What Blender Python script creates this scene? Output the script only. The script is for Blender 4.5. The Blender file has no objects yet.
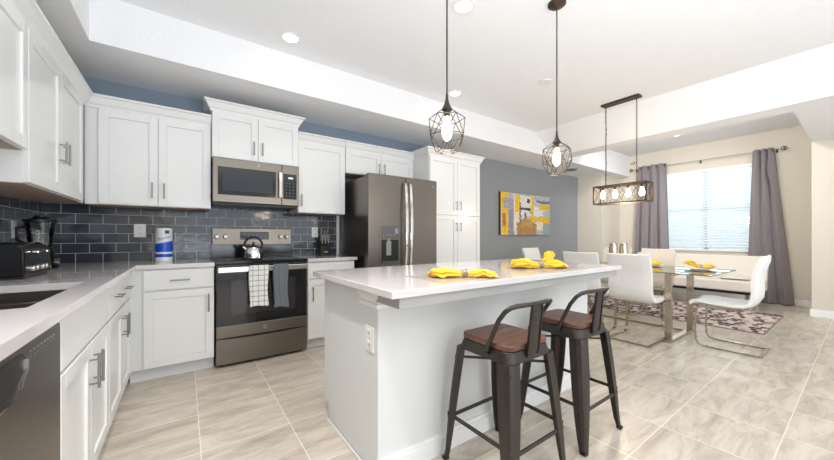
import bpy, bmesh, math, random
from mathutils import Vector, Matrix, noise
S = bpy.context.scene
COL = S.collection
PI = math.pi
R = random.Random(7)

# ------------------------------------------------------------ camera, world, lights, exposure
cam_d = bpy.data.cameras.new('camera'); cam = bpy.data.objects.new('camera', cam_d); COL.objects.link(cam)
cam.location = (0, 0, 1.13); cam.rotation_euler = (PI/2, 0, -math.radians(35.678))
cam_d.sensor_width = 36; cam_d.lens = 323.817/834*36; cam_d.shift_y = 7/834
cam_d.clip_start = 0.05
S.camera = cam
S.view_settings.view_transform = 'Standard'; S.view_settings.look = 'None'
S.view_settings.gamma = 1; S.view_settings.use_curve_mapping = False
S.view_settings.exposure = 0.76
w = bpy.data.worlds.new('world'); S.world = w; w.use_nodes = True
bg = w.node_tree.nodes['Background']; bg.inputs[0].default_value = (0.90, 0.95, 1.0, 1); bg.inputs[1].default_value = 0.68

def area(name, loc, rot, sx, sy, power, color=(1, 1, 1), spread=PI):
    l = bpy.data.lights.new(name, 'AREA'); l.shape = 'RECTANGLE'; l.size = sx; l.size_y = sy
    l.energy = power; l.color = color; l.spread = spread
    o = bpy.data.objects.new(name, l); COL.objects.link(o); o.location = loc; o.rotation_euler = rot
    return o
# daylight entering through the big patio opening behind the camera
area('patio_daylight', (1.6, -3.05, 1.15), (PI/2-0.1, 0, 0), 4.4, 1.9, 24, (0.86, 0.93, 1.0))
# unseen overhead fill, added behind the camera to brighten the room
area('rear_overhead_fill', (1.6, -1.8, 2.75), (0, 0, 0), 3.6, 2.0, 20, (1, 0.985, 0.96))

# invented fill behind the camera, aimed up to brighten the ceilings
area('ceiling_fill', (0.9, -1.3, 0.9), (PI-math.radians(2), 0, 0), 2.4, 1.6, 78, (0.80, 0.89, 1.0))
# narrow fill added out of view to brighten the dining bay wall
area('dining_fill', (1.2, -2.7, 1.9), (math.radians(88), 0, math.radians(-51)), 1.8, 1.4, 9, (0.95, 0.97, 1.0), math.radians(44))
# daylight falling on the outside of the dining window
area('window_daylight', (9.4, 1.83, 2.0), (PI/2-0.2, 0, PI/2), 2.6, 2.2, 62, (1.0, 1.0, 1.0))

# ------------------------------------------------------------ helpers
def srgb(c):
    out = []
    for v in c:
        v = v/255.0
        out.append(v/12.92 if v <= 0.04045 else ((v+0.055)/1.055)**2.4)
    return (out[0], out[1], out[2], 1.0)

MATS = {}
def mat(name, rgb, rough=0.5, metal=0.0, noise_amt=0.03, nscale=12.0, bump=0.0, bscale=60.0, spec=0.5,
        trans=0.0, emit=None, estr=0.0, coat=0.0, ior=1.45, stretch=None, sheen=0.0, subs=0.0, alpha=1.0):
    if name in MATS: return MATS[name]
    m = bpy.data.materials.new(name); m.use_nodes = True; nt = m.node_tree; p = nt.nodes['Principled BSDF']
    p.inputs['Roughness'].default_value = rough; p.inputs['Metallic'].default_value = metal
    p.inputs['Specular IOR Level'].default_value = spec; p.inputs['IOR'].default_value = ior
    p.inputs['Transmission Weight'].default_value = trans; p.inputs['Coat Weight'].default_value = coat
    p.inputs['Sheen Weight'].default_value = sheen; p.inputs['Alpha'].default_value = alpha
    if emit: p.inputs['Emission Color'].default_value = srgb(emit); p.inputs['Emission Strength'].default_value = estr
    c = srgb(rgb)
    tc = nt.nodes.new('ShaderNodeTexCoord'); mp = nt.nodes.new('ShaderNodeMapping')
    nt.links.new(tc.outputs['Object'], mp.inputs[0])
    if stretch: mp.inputs['Scale'].default_value = stretch
    if noise_amt > 0:
        n = nt.nodes.new('ShaderNodeTexNoise'); n.inputs['Scale'].default_value = nscale; n.inputs['Detail'].default_value = 5
        nt.links.new(mp.outputs[0], n.inputs['Vector'])
        mx = nt.nodes.new('ShaderNodeMix'); mx.data_type = 'RGBA'
        mx.inputs['A'].default_value = tuple(min(1, v*(1-noise_amt)) for v in c[:3])+(1,)
        mx.inputs['B'].default_value = tuple(min(1, v*(1+noise_amt)) for v in c[:3])+(1,)
        nt.links.new(n.outputs['Fac'], mx.inputs['Factor']); nt.links.new(mx.outputs['Result'], p.inputs['Base Color'])
    else: p.inputs['Base Color'].default_value = c
    if bump > 0:
        n2 = nt.nodes.new('ShaderNodeTexNoise'); n2.inputs['Scale'].default_value = bscale; n2.inputs['Detail'].default_value = 3
        nt.links.new(mp.outputs[0], n2.inputs['Vector'])
        b = nt.nodes.new('ShaderNodeBump'); b.inputs['Strength'].default_value = bump; b.inputs['Distance'].default_value = 0.004
        nt.links.new(n2.outputs['Fac'], b.inputs['Height']); nt.links.new(b.outputs[0], p.inputs['Normal'])
    MATS[name] = m
    return m

class MB:
    def __init__(s): s.bm = bmesh.new()
    def box(s, x0, y0, z0, x1, y1, z1):
        if x1 < x0: x0, x1 = x1, x0
        if y1 < y0: y0, y1 = y1, y0
        if z1 < z0: z0, z1 = z1, z0
        v = [s.bm.verts.new(p) for p in ((x0,y0,z0),(x1,y0,z0),(x1,y1,z0),(x0,y1,z0),(x0,y0,z1),(x1,y0,z1),(x1,y1,z1),(x0,y1,z1))]
        for f in ((0,3,2,1),(4,5,6,7),(0,1,5,4),(1,2,6,5),(2,3,7,6),(3,0,4,7)): s.bm.faces.new([v[i] for i in f])
        return s
    def pbox(s, P, u0, u1, v0, v1, n0, n1):
        a = P(u0, v0, n0); b = P(u1, v1, n1); return s.box(*a, *b)
    def face(s, pts):
        s.bm.faces.new([s.bm.verts.new(p) for p in pts]); return s
    def prism(s, poly, f, a, b):
        """poly: list of 2D; f(u,v,t)->xyz ; extruded from t=a to t=b"""
        A = [s.bm.verts.new(f(u, v, a)) for u, v in poly]; B = [s.bm.verts.new(f(u, v, b)) for u, v in poly]
        n = len(poly)
        s.bm.faces.new(A[::-1]); s.bm.faces.new(B)
        for i in range(n): s.bm.faces.new((A[i], A[(i+1) % n], B[(i+1) % n], B[i]))
        return s
    def tube(s, pts, r, seg=8, closed=False, rz=None):
        pts = [Vector(p) for p in pts]; n = len(pts); rings = []
        prev = None
        for i, p in enumerate(pts):
            if closed: t = (pts[(i+1) % n]-pts[i-1]).normalized()
            elif i == 0: t = (pts[1]-p).normalized()
            elif i == n-1: t = (p-pts[-2]).normalized()
            else: t = ((pts[i+1]-p).normalized()+(p-pts[i-1]).normalized()).normalized()
            if prev is None:
                up = Vector((0, 0, 1)) if abs(t.z) < 0.9 else Vector((1, 0, 0))
                a = t.cross(up).normalized()
            else: a = (prev - t*prev.dot(t)).normalized()
            b = t.cross(a); prev = a
            rr = r[i] if isinstance(r, (list, tuple)) else r
            rings.append([s.bm.verts.new(p+(a*math.cos(2*PI*k/seg)+b*math.sin(2*PI*k/seg))*rr) for k in range(seg)])
        for i in range(n if closed else n-1):
            A = rings[i]; B = rings[(i+1) % n]
            for k in range(seg): s.bm.faces.new((A[k], A[(k+1) % seg], B[(k+1) % seg], B[k]))
        if not closed: s.bm.faces.new(rings[0][::-1]); s.bm.faces.new(rings[-1])
        return s
    def sweep(s, pts, hw, ht, side):
        """flat bar: rectangular section, half width along fixed vector 'side', half thickness perpendicular"""
        pts = [Vector(p) for p in pts]; side = Vector(side).normalized(); n = len(pts); rings = []
        for i, p in enumerate(pts):
            if i == 0: t = pts[1]-p
            elif i == n-1: t = p-pts[-2]
            else: t = (pts[i+1]-p).normalized()+(p-pts[i-1]).normalized()
            t.normalize(); q = t.cross(side).normalized()
            rings.append([s.bm.verts.new(p+side*hw*a+q*ht*b) for a, b in ((-1,-1),(1,-1),(1,1),(-1,1))])
        for A, B in zip(rings, rings[1:]):
            for k in range(4): s.bm.faces.new((A[k], A[(k+1) % 4], B[(k+1) % 4], B[k]))
        s.bm.faces.new(rings[0][::-1]); s.bm.faces.new(rings[-1])
        return s
    def lathe(s, prof, cx=0, cy=0, cz=0, seg=24, axis='z', cap=True):
        rings = []
        for r, z in prof:
            ring = []
            for k in range(seg):
                a = 2*PI*k/seg; u, v = r*math.cos(a), r*math.sin(a)
                if axis == 'z': p = (cx+u, cy+v, cz+z)
                elif axis == 'y': p = (cx+u, cy+z, cz+v)
                else: p = (cx+z, cy+u, cz+v)
                ring.append(s.bm.verts.new(p))
            rings.append(ring)
        for A, B in zip(rings, rings[1:]):
            for k in range(seg): s.bm.faces.new((A[k], A[(k+1) % seg], B[(k+1) % seg], B[k]))
        if cap: s.bm.faces.new(rings[0][::-1]); s.bm.faces.new(rings[-1])
        return s
    def cyl(s, p0, p1, r, seg=16): return s.tube([p0, p1], r, seg)
    def sheet(s, fn, nu, nv, th=0.0):
        g = [[s.bm.verts.new(fn(i/nu, j/nv)) for j in range(nv+1)] for i in range(nu+1)]
        fs = []
        for i in range(nu):
            for j in range(nv): fs.append(s.bm.faces.new((g[i][j], g[i+1][j], g[i+1][j+1], g[i][j+1])))
        if th > 0:
            bmesh.ops.recalc_face_normals(s.bm, faces=fs)
            bmesh.ops.solidify(s.bm, geom=fs, thickness=th)
        return s

def obj(name, mb, m, parent=None, bevel=0.0, smooth=False, root=None, seg=2):
    if root is None:
        root = parent
        while root is not None and root.parent is not None: root = root.parent
    bm = mb.bm
    if root is not None:
        off = -root.location
        inv = Matrix.Rotation(-root.rotation_euler.z, 4, 'Z') @ Matrix.Translation(off)
        bmesh.ops.transform(bm, matrix=inv, verts=bm.verts)
        tl = None
    else:
        xs = [v.co for v in bm.verts]
        cx = (min(v.x for v in xs)+max(v.x for v in xs))/2; cy = (min(v.y for v in xs)+max(v.y for v in xs))/2; cz = min(v.z for v in xs)
        tl = Vector((cx, cy, cz)); bmesh.ops.translate(bm, verts=bm.verts, vec=-tl)
    bmesh.ops.recalc_face_normals(bm, faces=bm.faces)
    me = bpy.data.meshes.new(name); bm.to_mesh(me); bm.free()
    me.materials.append(m)
    if smooth:
        for p in me.polygons: p.use_smooth = True
    o = bpy.data.objects.new(name, me); COL.objects.link(o)
    if tl is not None: o.location = tl
    if parent is not None: o.parent = parent
    if bevel > 0:
        b = o.modifiers.new('bevel', 'BEVEL'); b.width = bevel; b.segments = seg; b.limit_method = 'ANGLE'; b.angle_limit = math.radians(40)
        if smooth: b.harden_normals = False
    if smooth:
        try:
            wn = o.modifiers.new('wn', 'WEIGHTED_NORMAL'); wn.keep_sharp = True
        except Exception: pass
        me.set_sharp_from_angle(angle=math.radians(45))
    return o

def tag(o, label=None, cat=None, group=None, kind=None):
    if label: o['label'] = label
    if cat: o['category'] = cat
    if group: o['group'] = group
    if kind: o['kind'] = kind
    return o
def thing(name, label, cat, loc, rz=0, group=None):
    o = bpy.data.objects.new(name, None); COL.objects.link(o); o.empty_display_size = 0.1
    o.location = loc; o.rotation_euler = (0, 0, rz)
    return tag(o, label, cat, group)
def struct(name, mb, m, bevel=0.0, parent=None, smooth=False):
    o = obj(name, mb, m, parent, bevel, smooth)
    if parent is None: o['kind'] = 'structure'
    return o
def copy_tree(o, parent=None):
    c = o.copy(); COL.objects.link(c)
    if parent is not None: c.parent = parent
    for ch in list(o.children): copy_tree(ch, c)
    return c

def text_mesh(txt, size, fn, name, m, parent, extrude=0.0):
    cu = bpy.data.curves.new('t', 'FONT'); cu.body = txt; cu.size = size; cu.align_x = 'CENTER'; cu.align_y = 'CENTER'
    cu.extrude = extrude; cu.resolution_u = 3
    to = bpy.data.objects.new('t', cu); COL.objects.link(to)
    dg = bpy.context.evaluated_depsgraph_get(); me = bpy.data.meshes.new_from_object(to.evaluated_get(dg))
    mb = MB(); mb.bm.from_mesh(me)
    bpy.data.objects.remove(to)
    bmesh.ops.subdivide_edges(mb.bm, edges=[e for e in mb.bm.edges if e.calc_length() > size*0.2], cuts=2)
    for v in mb.bm.verts: v.co = Vector(fn(v.co.x, v.co.y, v.co.z))
    return obj(name, mb, m, parent)

# ------------------------------------------------------------ materials
M_white = mat('cabinet_white', (234, 235, 234), 0.28, noise_amt=0.01, coat=0.2)
M_handle = mat('brushed_steel', (150, 149, 148), 0.28, 1.0, noise_amt=0.04, nscale=80)
M_frame = mat('polished_frame', (186, 176, 164), 0.14, 1.0, noise_amt=0.0)
M_chrome = mat('chrome', (225, 222, 216), 0.07, 1.0, noise_amt=0.0)
M_wall = mat('wall_beige', (216, 209, 196), 0.75, noise_amt=0.015, nscale=3, bump=0.08, bscale=120)
M_grey = mat('wall_blue_grey', (149, 153, 157), 0.7, noise_amt=0.015, nscale=3, bump=0.08, bscale=120)
M_blue = mat('wall_blue_grey_upper', (138, 152, 168), 0.7, noise_amt=0.015, nscale=3, bump=0.08, bscale=120)
M_ceil = mat('ceiling_white', (243, 244, 246), 0.85, noise_amt=0.012, nscale=5, bump=0.9, bscale=45)
M_trim = mat('trim_white', (240, 240, 240), 0.35, noise_amt=0.008)
M_slate = mat('slate_steel', (126, 119, 111), 0.34, 1.0, noise_amt=0.05, nscale=30, stretch=(1, 1, 12))
M_slate_d = mat('slate_steel_dark', (124, 117, 110), 0.33, 1.0, noise_amt=0.05, nscale=30, stretch=(1, 1, 12))
M_blackgloss = mat('black_gloss', (12, 12, 13), 0.12, noise_amt=0.0, spec=0.6)
M_black = mat('black_plastic', (20, 20, 21), 0.35, noise_amt=0.0)
M_glassdark = mat('oven_glass', (22, 22, 25), 0.05, noise_amt=0.0, spec=0.7)
M_white_pl = mat('white_plastic', (236, 236, 234), 0.35, noise_amt=0.0)
M_yellow = mat('napkin_yellow', (246, 200, 38), 0.8, noise_amt=0.08, nscale=25, bump=0.3, bscale=90, sheen=0.3)
M_ring = mat('napkin_ring', (186, 172, 156), 0.3, 0.6, noise_amt=0.15, nscale=150)
M_leather = mat('white_leather', (228, 227, 225), 0.38, noise_amt=0.01, bump=0.05, bscale=200)
M_cream = mat('cream_leather', (214, 207, 196), 0.42, noise_amt=0.015, bump=0.05, bscale=200)
M_gun = mat('gunmetal', (70, 65, 62), 0.38, 0.7, noise_amt=0.12, nscale=14)
M_rust = mat('bronze_dark', (82, 70, 60), 0.5, 0.7, noise_amt=0.25, nscale=60)
M_cage = mat('cage_bronze', (74, 67, 62), 0.4, 0.8, noise_amt=0.1, nscale=60)
M_curt = mat('curtain_taupe', (144, 137, 141), 0.85, noise_amt=0.05, nscale=60, bump=0.3, bscale=250, sheen=0.2)
M_bulb = mat('bulb_glow', (255, 236, 205), 0.3, noise_amt=0, emit=(255, 214, 160), estr=14.0)
M_down = mat('downlight_glow', (255, 250, 240), 0.3, noise_amt=0, emit=(255, 246, 230), estr=8.0)
M_ss = mat('sink_steel', (112, 106, 101), 0.32, 0.9, noise_amt=0.06, nscale=40)
M_toe = mat('toe_board', (226, 228, 232), 0.5, noise_amt=0.01)  # pale board for the toe kicks

def m_glass(name, rgb, rough=0.02, dens=0.25):
    m = bpy.data.materials.new(name); m.use_nodes = True; nt = m.node_tree; nt.nodes.remove(nt.nodes['Principled BSDF'])
    out = nt.nodes['Material Output']; t = nt.nodes.new('ShaderNodeBsdfTransparent'); g = nt.nodes.new('ShaderNodeBsdfGlossy')
    t.inputs[0].default_value = srgb(rgb); g.inputs['Roughness'].default_value = rough
    f = nt.nodes.new('ShaderNodeFresnel'); f.inputs[0].default_value = 1.5
    mt = nt.nodes.new('ShaderNodeMath'); mt.operation = 'ADD'; mt.inputs[1].default_value = dens*0.2
    nt.links.new(f.outputs[0], mt.inputs[0])
    mx = nt.nodes.new('ShaderNodeMixShader'); nt.links.new(mt.outputs[0], mx.inputs[0]); nt.links.new(t.outputs[0], mx.inputs[1]); nt.links.new(g.outputs[0], mx.inputs[2])
    nt.links.new(mx.outputs[0], out.inputs[0]); return m
M_glass = m_glass('clear_glass', (252, 253, 253))
M_tglass = m_glass('table_glass', (246, 251, 248), 0.01, 0.7)
M_gedge = mat('glass_edge', (150, 180, 168), 0.1, noise_amt=0, trans=0.6)

def nodes(m): return m.node_tree.nodes, m.node_tree.links
# floor tile: 45 x 44 cm squares, pale grout, stone streaks along X
def floor_mat():
    m = bpy.data.materials.new('floor_tile'); m.use_nodes = True; N, L = nodes(m); p = N['Principled BSDF']
    tc = N.new('ShaderNodeTexCoord'); sep = N.new('ShaderNodeSeparateXYZ'); L.new(tc.outputs['Object'], sep.inputs[0])
    def math_(op, a, b=None):
        n = N.new('ShaderNodeMath'); n.operation = op
        for i, v in enumerate((a, b)):
            if v is None: continue
            if isinstance(v, (int, float)): n.inputs[i].default_value = v
            else: L.new(v, n.inputs[i])
        return n.outputs[0]
    FX, FY = FLOOR_OFF
    ux = math_('DIVIDE', math_('ADD', sep.outputs[0], FX-0.07), 0.449); uy = math_('DIVIDE', math_('ADD', sep.outputs[1], FY-0.28), 0.44)
    fx = math_('FRACT', ux); fy = math_('FRACT', uy)
    gx = math_('LESS_THAN', math_('MINIMUM', fx, math_('SUBTRACT', 1, fx)), 0.0055)
    gy = math_('LESS_THAN', math_('MINIMUM', fy, math_('SUBTRACT', 1, fy)), 0.0055)
    g = math_('MAXIMUM', gx, gy)
    ci = N.new('ShaderNodeCombineXYZ'); L.new(math_('FLOOR', ux), ci.inputs[0]); L.new(math_('FLOOR', uy), ci.inputs[1])
    wn = N.new('ShaderNodeTexWhiteNoise'); L.new(ci.outputs[0], wn.inputs['Vector'])
    mp = N.new('ShaderNodeMapping'); mp.inputs['Scale'].default_value = (2.0, 8.5, 1); L.new(tc.outputs['Object'], mp.inputs[0])
    vs = N.new('ShaderNodeVectorMath'); vs.operation = 'SCALE'; vs.inputs['Scale'].default_value = 9.0; L.new(wn.outputs['Color'], vs.inputs[0])
    va = N.new('ShaderNodeVectorMath'); va.operation = 'ADD'; L.new(mp.outputs[0], va.inputs[0]); L.new(vs.outputs[0], va.inputs[1])
    n1 = N.new('ShaderNodeTexNoise'); n1.inputs['Scale'].default_value = 1.3; n1.inputs['Detail'].default_value = 8; n1.inputs['Roughness'].default_value = 0.72; n1.inputs['Distortion'].default_value = 0.6
    L.new(va.outputs[0], n1.inputs['Vector'])
    cr = N.new('ShaderNodeValToRGB'); e = cr.color_ramp.elements
    e[0].position = 0.30; e[0].color = srgb((168, 155, 140)); e[1].position = 0.72; e[1].color = srgb((220, 210, 198))
    k = cr.color_ramp.elements.new(0.45); k.color = srgb((194, 182, 167))
    k = cr.color_ramp.elements.new(0.56); k.color = srgb((211, 200, 186))
    L.new(n1.outputs['Fac'], cr.inputs[0])
    mv = N.new('ShaderNodeMix'); mv.data_type = 'RGBA'; mv.blend_type = 'MULTIPLY'; mv.inputs['Factor'].default_value = 1
    tint = N.new('ShaderNodeMapRange'); tint.inputs['To Min'].default_value = 0.93; tint.inputs['To Max'].default_value = 1.04; L.new(wn.outputs['Value'], tint.inputs['Value'])
    L.new(cr.outputs[0], mv.inputs['A']); L.new(tint.outputs[0], mv.inputs['B'])
    mg = N.new('ShaderNodeMix'); mg.data_type = 'RGBA'; L.new(g, mg.inputs['Factor']); L.new(mv.outputs['Result'], mg.inputs['A']); mg.inputs['B'].default_value = srgb((234, 227, 214))
    L.new(mg.outputs['Result'], p.inputs['Base Color'])
    p.inputs['Roughness'].default_value = 0.3
    b = N.new('ShaderNodeBump'); b.inputs['Strength'].default_value = 0.25; b.inputs['Distance'].default_value = 0.002; b.invert = True
    L.new(g, b.inputs['Height']); L.new(b.outputs[0], p.inputs['Normal'])
    return m
# subway tile: u axis is x or y in world, running bond
def splash_mat(name, axis, off, u0, z0):
    m = bpy.data.materials.new(name); m.use_nodes = True; N, L = nodes(m); p = N['Principled BSDF']
    tc = N.new('ShaderNodeTexCoord'); sep = N.new('ShaderNodeSeparateXYZ'); L.new(tc.outputs['Object'], sep.inputs[0])
    a1 = N.new('ShaderNodeMath'); a1.inputs[1].default_value = off[axis]-u0; L.new(sep.outputs[axis], a1.inputs[0])
    a2 = N.new('ShaderNodeMath'); a2.inputs[1].default_value = off[2]-z0; L.new(sep.outputs[2], a2.inputs[0])
    c = N.new('ShaderNodeCombineXYZ'); L.new(a1.outputs[0], c.inputs[0]); L.new(a2.outputs[0], c.inputs[1])
    bt = N.new('ShaderNodeTexBrick'); L.new(c.outputs[0], bt.inputs['Vector'])
    bt.inputs['Scale'].default_value = 1; bt.inputs['Brick Width'].default_value = 0.1665; bt.inputs['Row Height'].default_value = 0.0826
    bt.inputs['Mortar Size'].default_value = 0.0022; bt.inputs['Mortar Smooth'].default_value = 0.1; bt.inputs['Bias'].default_value = 0
    bt.inputs['Color1'].default_value = srgb((56, 60, 68)); bt.inputs['Color2'].default_value = srgb((69, 74, 84)); bt.inputs['Mortar'].default_value = srgb((190, 195, 200))
    L.new(bt.outputs['Color'], p.inputs['Base Color']); p.inputs['Roughness'].default_value = 0.12
    nn = N.new('ShaderNodeTexNoise'); nn.inputs['Scale'].default_value = 9; L.new(tc.outputs['Object'], nn.inputs['Vector'])
    b0 = N.new('ShaderNodeBump'); b0.inputs['Strength'].default_value = 0.35; b0.inputs['Distance'].default_value = 0.01; L.new(nn.outputs['Fac'], b0.inputs['Height'])
    b = N.new('ShaderNodeBump'); b.inputs['Strength'].default_value = 0.6; b.inputs['Distance'].default_value = 0.002; b.invert = True
    L.new(bt.outputs['Fac'], b.inputs['Height']); L.new(b0.outputs[0], b.inputs['Normal']); L.new(b.outputs[0], p.inputs['Normal'])
    return m
def quartz():
    m = mat('quartz', (216, 211, 211), 0.09, noise_amt=0.05, nscale=7, coat=0.3)
    return m
M_quartz = quartz()
def wood_mat():
    m = bpy.data.materials.new('walnut'); m.use_nodes = True; N, L = nodes(m); p = N['Principled BSDF']
    tc = N.new('ShaderNodeTexCoord'); mp = N.new('ShaderNodeMapping'); mp.inputs['Scale'].default_value = (3.0, 26, 26); L.new(tc.outputs['Object'], mp.inputs[0])
    n = N.new('ShaderNodeTexNoise'); n.inputs['Scale'].default_value = 1.0; n.inputs['Detail'].default_value = 6; n.inputs['Distortion'].default_value = 1.2; L.new(mp.outputs[0], n.inputs['Vector'])
    cr = N.new('ShaderNodeValToRGB'); e = cr.color_ramp.elements; e[0].position = .3; e[0].color = srgb((74, 50, 40)); e[1].position = .75; e[1].color = srgb((124, 84, 62))
    L.new(n.outputs['Fac'], cr.inputs[0]); L.new(cr.outputs[0], p.inputs['Base Color']); p.inputs['Roughness'].default_value = .35
    return m
M_wood = wood_mat()

# ------------------------------------------------------------ the setting
XL, YB, XN, XW = -0.94, 3.86, 7.28, 8.17          # left wall, back wall, nearer right wall, window wall
YT, YS = 3.14, 0.47                                # tray edges
ZS, ZC, ZD = 2.49, 2.83, 2.95
YR = -3.2
FLOOR_OFF = ((XL+XW+0.15)/2-0.075, (YR+YB)/2)
fb = MB().box(XL, YR, -0.1, XW+0.15-0.15, YB, 0)
FLOOR_OFF = ((XL+XW)/2, (YR+YB)/2)
struct('floor', fb, floor_mat())
struct('wall_left', MB().box(XL-0.12, YR, 0, XL, YB+0.12, 3.0), M_wall)
struct('wall_back', MB().box(XL, YB, 0, 3.40, YB+0.12, 3.0), M_blue)
struct('wall_back', MB().box(3.40, YB, 0, XN+1.1, YB+0.12, 3.0), M_grey)
# right wall: nearer stub pieces and recessed window bay
struct('wall_right', MB().box(XN, -0.35, 0, XN+0.12, YS, ZS+0.5).box(XN, YR, 2.4, XN+0.12, -0.35, ZS+0.5), M_wall)
struct('wall_right', MB().box(XN+0.12, YS-0.12, 0, XW+0.12, YS, 3.0), M_wall)
YQ = 3.34
struct('wall_right', MB().box(XN, YQ, 0, XW+0.12, YB, 3.0), M_wall)
WY0, WY1, WZ0, WZ1 = 0.98, 2.68, 0.88, 2.44
wb = MB(); wb.box(XW, YS, 0, XW+0.12, YQ, WZ0); wb.box(XW, YS, WZ1, XW+0.12, YQ, 3.0)
wb.box(XW, YS, WZ0, XW+0.12, WY0, WZ1); wb.box(XW, WY1, WZ0, XW+0.12, YQ, WZ1)
struct('wall_window', wb, M_wall)
# rear wall with the wide patio opening (behind the camera)
rb = MB(); rb.box(XL, YR-0.12, 0, 0.1, YR, 3.0); rb.box(6.6, YR-0.12, 0, XN, YR, 3.0); rb.box(0.1, YR-0.12, 2.75, 6.6, YR, 3.0)
struct('wall_rear', rb, M_wall)
# ceilings: tray, soffits, cross beam, dining ceiling
XT = -0.535; YO = -0.9      # ceilings cut off at YO behind the camera to let in even sky light
cb = MB(); cb.box(XL, YO, ZS, XT, YB, 3.0); cb.box(XT, YT, ZS, XN+1.0, YB, 3.0)           # left and back soffit
struct('ceiling', cb, M_ceil)
struct('ceiling', MB().box(XT, YO, ZC, 5.1, YT, 3.0), M_ceil)                                # kitchen tray top
bmx = MB(); pl = [(4.62, 2.9), (4.62, ZC), (5.06, ZS), (5.37, ZS), (5.37, 3.0), (4.62, 3.0)]
bmx.prism(pl, lambda u, v, t: (u, t, v), YO, YT)
struct('ceiling', bmx, M_ceil)
struct('ceiling', MB().box(5.37, YS, ZD, XW+0.1, YT+0.3, 3.05), M_ceil)                      # dining ceiling
struct('ceiling', MB().box(5.37, YO, ZS, XW+0.1, YS, 3.0), M_ceil)                           # near soffit
# upper painted strip above cabinets is the back wall itself (blue-grey)
# baseboards
def baseboard(name, x0, y0, x1, y1):
    mb = MB(); mb.box(x0, y0, 0, x1, y1, 0.085)
    cx, cy = (x0+x1)/2, (y0+y1)/2
    sx, sy = abs(x1-x0), abs(y1-y0)
    if sx > sy: mb.box(x0, cy-sy*0.25, 0.085, x1, cy+sy*0.25, 0.105)
    else: mb.box(cx-sx*0.25, y0, 0.085, cx+sx*0.25, y1, 0.105)
    return struct(name, mb, M_trim, 0.003)
baseboard('baseboard_window', XW-0.016, YS, XW, YQ)
baseboard('baseboard_right', XN-0.016, -0.35, XN, YS+0.016)
baseboard('baseboard_right', XN, YS, XW-0.016, YS+0.016)
baseboard('baseboard_right', XN-0.016, YQ-0.016, XN, YB)
baseboard('baseboard_back', 3.42, YB-0.016, XN-0.016, YB)
# backsplash tile on the back and left walls
bx = MB().box(XL+0.012, YB-0.012, 0.914, 1.53, YB, 1.45)
struct('wall_backsplash', bx, splash_mat('splash_back', 0, ((XL+0.012+1.53)/2, 0, 0.914), 0.345, 0.912))
bx = MB().box(XL, YR+2.2, 0.914, XL+0.012, YB, 1.56)
struct('wall_backsplash', bx, splash_mat('splash_left', 1, (0, (YR+2.2+YB)/2, 0.914), 3.86-0.09, 0.912))
struct('trim_1', MB().box(1.53, YB-0.02, 0.914, 1.562, YB, 1.9), M_trim)

# ------------------------------------------------------------ window
wn = MB()
for a in ((WY0, WY0+0.045), (WY1-0.045, WY1), ((WY0+WY1)/2-0.03, (WY0+WY1)/2+0.03)): wn.box(XW+0.05, a[0], WZ0, XW+0.1, a[1], WZ1)
for a in ((WZ0, WZ0+0.045), (WZ1-0.045, WZ1), ((WZ0+WZ1)/2-0.02, (WZ0+WZ1)/2+0.02)): wn.box(XW+0.05, WY0, a[0], XW+0.1, WY1, a[1])
win = struct('window_1', wn, M_trim)
obj('pane', MB().box(XW+0.072, WY0+0.03, WZ0+0.03, XW+0.078, WY1-0.03, WZ1-0.03), M_glass, win)
struct('trim_2', MB().box(XW-0.03, WY0-0.03, WZ0-0.02, XW+0.05, WY1+0.03, WZ0), M_trim, 0.003)
# blinds
def blind_mat():
    m = bpy.data.materials.new('blind_slat'); m.use_nodes = True; N, L = nodes(m); p = N['Principled BSDF']
    n = N.new('ShaderNodeTexNoise'); n.inputs['Scale'].default_value = 4
    cr = N.new('ShaderNodeValToRGB'); cr.color_ramp.elements[0].color = srgb((236, 240, 243)); cr.color_ramp.elements[1].color = srgb((246, 248, 250)); L.new(n.outputs['Fac'], cr.inputs[0])
    L.new(cr.outputs[0], p.inputs['Base Color']); p.inputs['Roughness'].default_value = .4
    tl = N.new('ShaderNodeBsdfTranslucent'); tl.inputs[0].default_value = srgb((235, 245, 250))
    mx = N.new('ShaderNodeMixShader'); mx.inputs[0].default_value = 0.45
    L.new(p.outputs[0], mx.inputs[1]); L.new(tl.outputs[0], mx.inputs[2]); L.new(mx.outputs[0], N['Material Output'].inputs[0]); return m
M_blind = blind_mat()
def blind(y0, y1, label):
    t = thing('window_blind', label, 'window blind', (XW+0.02, (y0+y1)/2, WZ0), group='blinds in the dining window')
    mb = MB(); n = 29; z0 = WZ0+0.05; z1 = WZ1-0.06
    for i in range(n):
        z = z0+(z1-z0)*i/(n-1)
        a = math.radians(40); h = 0.0265
        p = [(XW+0.02-h*math.cos(a), z+h*math.sin(a)), (XW+0.02+h*math.cos(a), z-h*math.sin(a))]
        q = [(p[1][0]+0.0015, p[1][1]+0.002), (p[0][0]+0.0015, p[0][1]+0.002)]
        mb.prism(p+q, lambda u, v, tt: (u, tt, v), y0, y1)
    obj('slats', mb, M_blind, t)
    obj('head_rail', MB().box(XW-0.01, y0, WZ1-0.05, XW+0.045, y1, WZ1-0.002), M_trim, t, 0.002)
    obj('bottom_rail', MB().box(XW-0.01, y0, WZ0+0.002, XW+0.045, y1, WZ0+0.022), M_trim, t, 0.002)
    mb = MB()
    for y in (y0+0.12, y1-0.12): mb.cyl((XW-0.008, y, WZ0+0.02), (XW-0.008, y, WZ1-0.05), 0.0015, 5)
    obj('ladder_cord', mb, M_trim, t)
    mb = MB().cyl((XW-0.016, y1-0.07, WZ1-0.05), (XW-0.016, y1-0.07, WZ1-0.75), 0.004, 6)
    obj('tilt_wand', mb, M_glass, t)
blind(WY0+0.01, (WY0+WY1)/2-0.001, 'white slatted blind in the right half of the dining window')
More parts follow.
